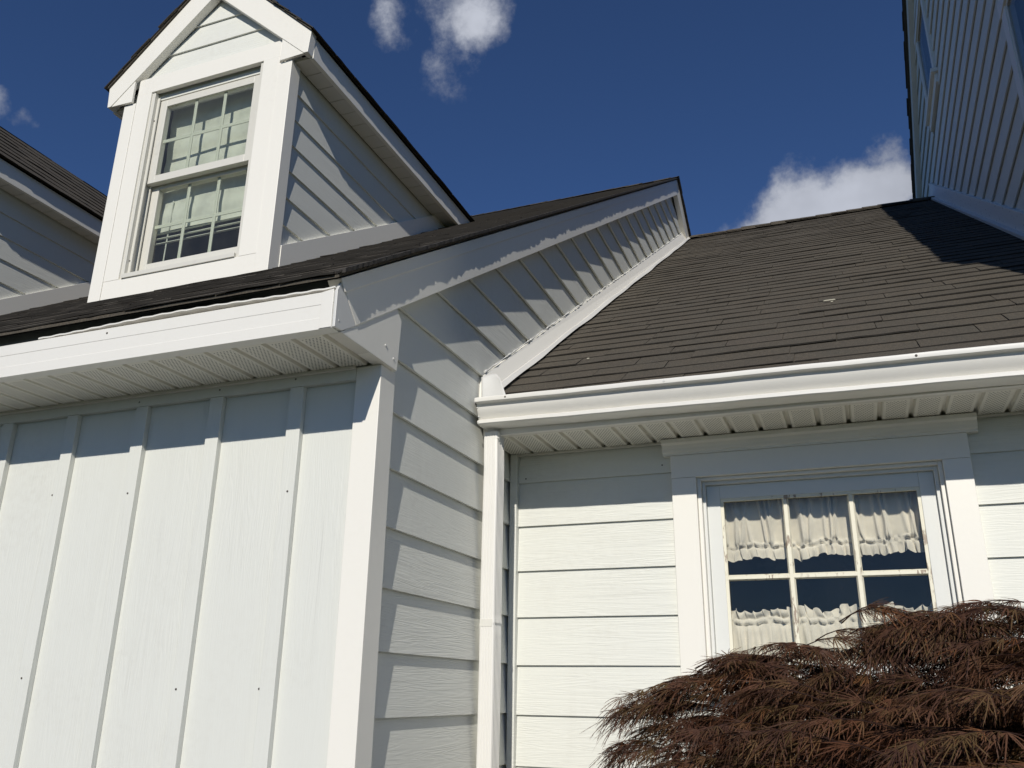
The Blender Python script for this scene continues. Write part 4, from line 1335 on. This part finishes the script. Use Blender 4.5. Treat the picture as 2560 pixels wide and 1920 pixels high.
# the loose sprays along the left edge and the top, as in the picture
for (x, z, y, dx, ln) in ((-0.655, -0.112, 2.40, -1, .34), (-0.63, -0.02, 2.42, -1, .30), (-0.60, 0.012, 2.40, -1, .32), (-0.52, -0.06, 2.36, -1, .34), (-0.47, 0.055, 2.44, -1, .30),
                          (-0.64, -0.16, 2.38, -1, .30), (-0.55, -0.13, 2.34, -1, .34), (-0.36, 0.092, 2.43, -.7, .22), (-0.29, 0.112, 2.42, -.3, .20), (-0.24, 0.080, 2.42, .6, .20), (-0.40, 0.03, 2.38, -1, .30),
                          (-0.10, 0.10, 2.42, -1, .26), (0.02, 0.15, 2.44, -.8, .24), (0.10, 0.185, 2.42, -.8, .22), (0.20, 0.21, 2.44, -.4, .20), (0.28, 0.19, 2.40, .8, .20), (0.36, 0.218, 2.44, .5, .2), (0.33, 0.20, 2.40, -.6, .2)):
    for q in range(2):
        twigs.append((Vector((x + rm.uniform(-.015, .03), y + rm.uniform(-.05, .05), z + rm.uniform(-.03, .0))), Vector((dx, rm.uniform(-.4, .1), 0)).normalized(), ln, rm.uniform(.3, .5)))

for q in range(95):                                      # arching sprays that break the outline
    x = rm.uniform(-0.64, 0.46)
    z = crown_top(x) + rm.uniform(-0.085, 0.012)
    sx = rm.choice([-1, -1, -0.6, 0.7]) if x > -0.3 else -1
    twigs.append((Vector((x, YM + rm.uniform(-0.10, 0.06), z)), Vector((sx, rm.uniform(-.6, .15), 0)).normalized(), rm.uniform(0.10, 0.22), rm.uniform(.35, .75)))
leaves = []
stem = MB()
for (tip, out, ln, arch) in twigs:
    pts = []
    for i in range(7):
        t = i / 6.0
        s = (1 - t) * ln
        pts.append(tip - out * s + Vector((0, 0, -arch * (ln * 0.30) * ((1 - t) ** 2) + ln * arch * 0.55 * math.sin((1 - t) * math.pi * 0.75) * 0.55)))
    stem.tube([tuple(p) for p in pts], [0.0017 - 0.0012 * i / 6 for i in range(7)], 5)
    nleaf = 8
    for i in range(nleaf):
        t = 0.30 + 0.70 * i / (nleaf - 1)
        kf = t * 6; a = min(int(kf), 5)
        p = pts[a].lerp(pts[a + 1], kf - a)
        d = (pts[a + 1] - pts[a]).normalized()
        for s in (1, -1):
            if i == nleaf - 1 and s < 0: continue
            side = Vector((0, 0, 1)).cross(d).normalized() * s
            dirn = (d * rm.uniform(0.7, 1.2) + side * rm.uniform(0.10, 0.85) * (0 if i == nleaf - 1 else 1) + Vector((rm.uniform(-.2, .2), rm.uniform(-.2, .2), rm.uniform(-0.70, 0.08)))).normalized()
            upv = (Vector((0, 0, 1)) + Vector((rm.uniform(-.6, .6), rm.uniform(-.8, .3), 0))).normalized()
            leaves.append((p, frame_of(dirn, upv), rm.randrange(10), rm.uniform(0.6, 1.3)))
# the 300 leaves that show largest stand alone: those nearest the eye and on the outline
camv = Vector((0, 0, 0))
def score(l):
    p = l[0]
    vis = p.z - (crown_top(p.x) - 0.10)
    return -(p.length) + 3.0 * min(vis, 0.08) * 10 + (0.6 if p.x < 0.42 else -2.0)
order = sorted(range(len(leaves)), key=lambda i: -score(leaves[i]))
solo_leaves = set(order[:300])
crown = part('crown', stem, twig_m, maple)
for i in order[:300]:
    p, R, v, s = leaves[i]
    o = bpy.data.objects.new('leaf', LEAF_ME[v])
    mw = R.to_4x4() @ Matrix.Diagonal((s, s, s, 1))
    mw.translation = Vector((p.x, p.y, p.z + ZC)) - ORG[crown]
    o.matrix_local = mw
    COL.objects.link(o); o.parent = crown
bv, bf, nb_ = [], [], 0
lens, idx = [], []
for i, (p, R, v, s) in enumerate(leaves):
    if i in solo_leaves: continue
    lv, lf = LV[v]
    m = np.array(R) * s
    bv.append(lv @ m.T + np.array(p))
    for q in lf:
        lens.append(len(q)); idx.extend([k_ + nb_ for k_ in q])
    nb_ += len(lv)
bv = np.concatenate(bv)
bv[:, 2] += ZC
bv -= np.array(ORG[maple])
me = bpy.data.meshes.new('foliage')
me.vertices.add(len(bv)); me.vertices.foreach_set('co', bv.astype(np.float32).ravel())
me.loops.add(len(idx)); me.loops.foreach_set('vertex_index', np.array(idx, dtype=np.int32))
st_ = np.concatenate([[0], np.cumsum(lens)[:-1]]).astype(np.int32)
me.polygons.add(len(lens)); me.polygons.foreach_set('loop_start', st_)
me.update(calc_edges=True); me.validate()
me.materials.append(leaf_m)
fo = bpy.data.objects.new('foliage', me); fo['kind'] = 'stuff'
link(fo, crown)
# trunk and limbs
base = Vector((0.62, 2.25, -1.588))
mb = MB().tube([tuple(base), (0.60, 2.27, -1.35), (0.66, 2.22, -1.1), (0.58, 2.25, -0.85), (0.62, 2.24, -0.62)], [0.055, 0.045, 0.040, 0.034, 0.026], 10)
part('trunk', mb, bark_m, maple, smooth=True)
for q in range(16):
    a = rm.uniform(0, 2 * math.pi)
    st0 = Vector((0.60, 2.25, rm.uniform(-0.95, -0.62)))
    e = Vector((0.62 + math.cos(a) * rm.uniform(.4, .85), 2.25 + math.sin(a) * rm.uniform(.2, .4), rm.uniform(-0.25, -0.08)))
    m1 = st0.lerp(e, 0.35) + Vector((0, 0, 0.10)); m2 = st0.lerp(e, 0.7) + Vector((rm.uniform(-.05, .05), 0, 0.14))
    part('limb', MB().tube([tuple(st0), tuple(m1), tuple(m2), tuple(e)], [0.020, 0.014, 0.010, 0.005], 7), bark_m, maple, smooth=True)
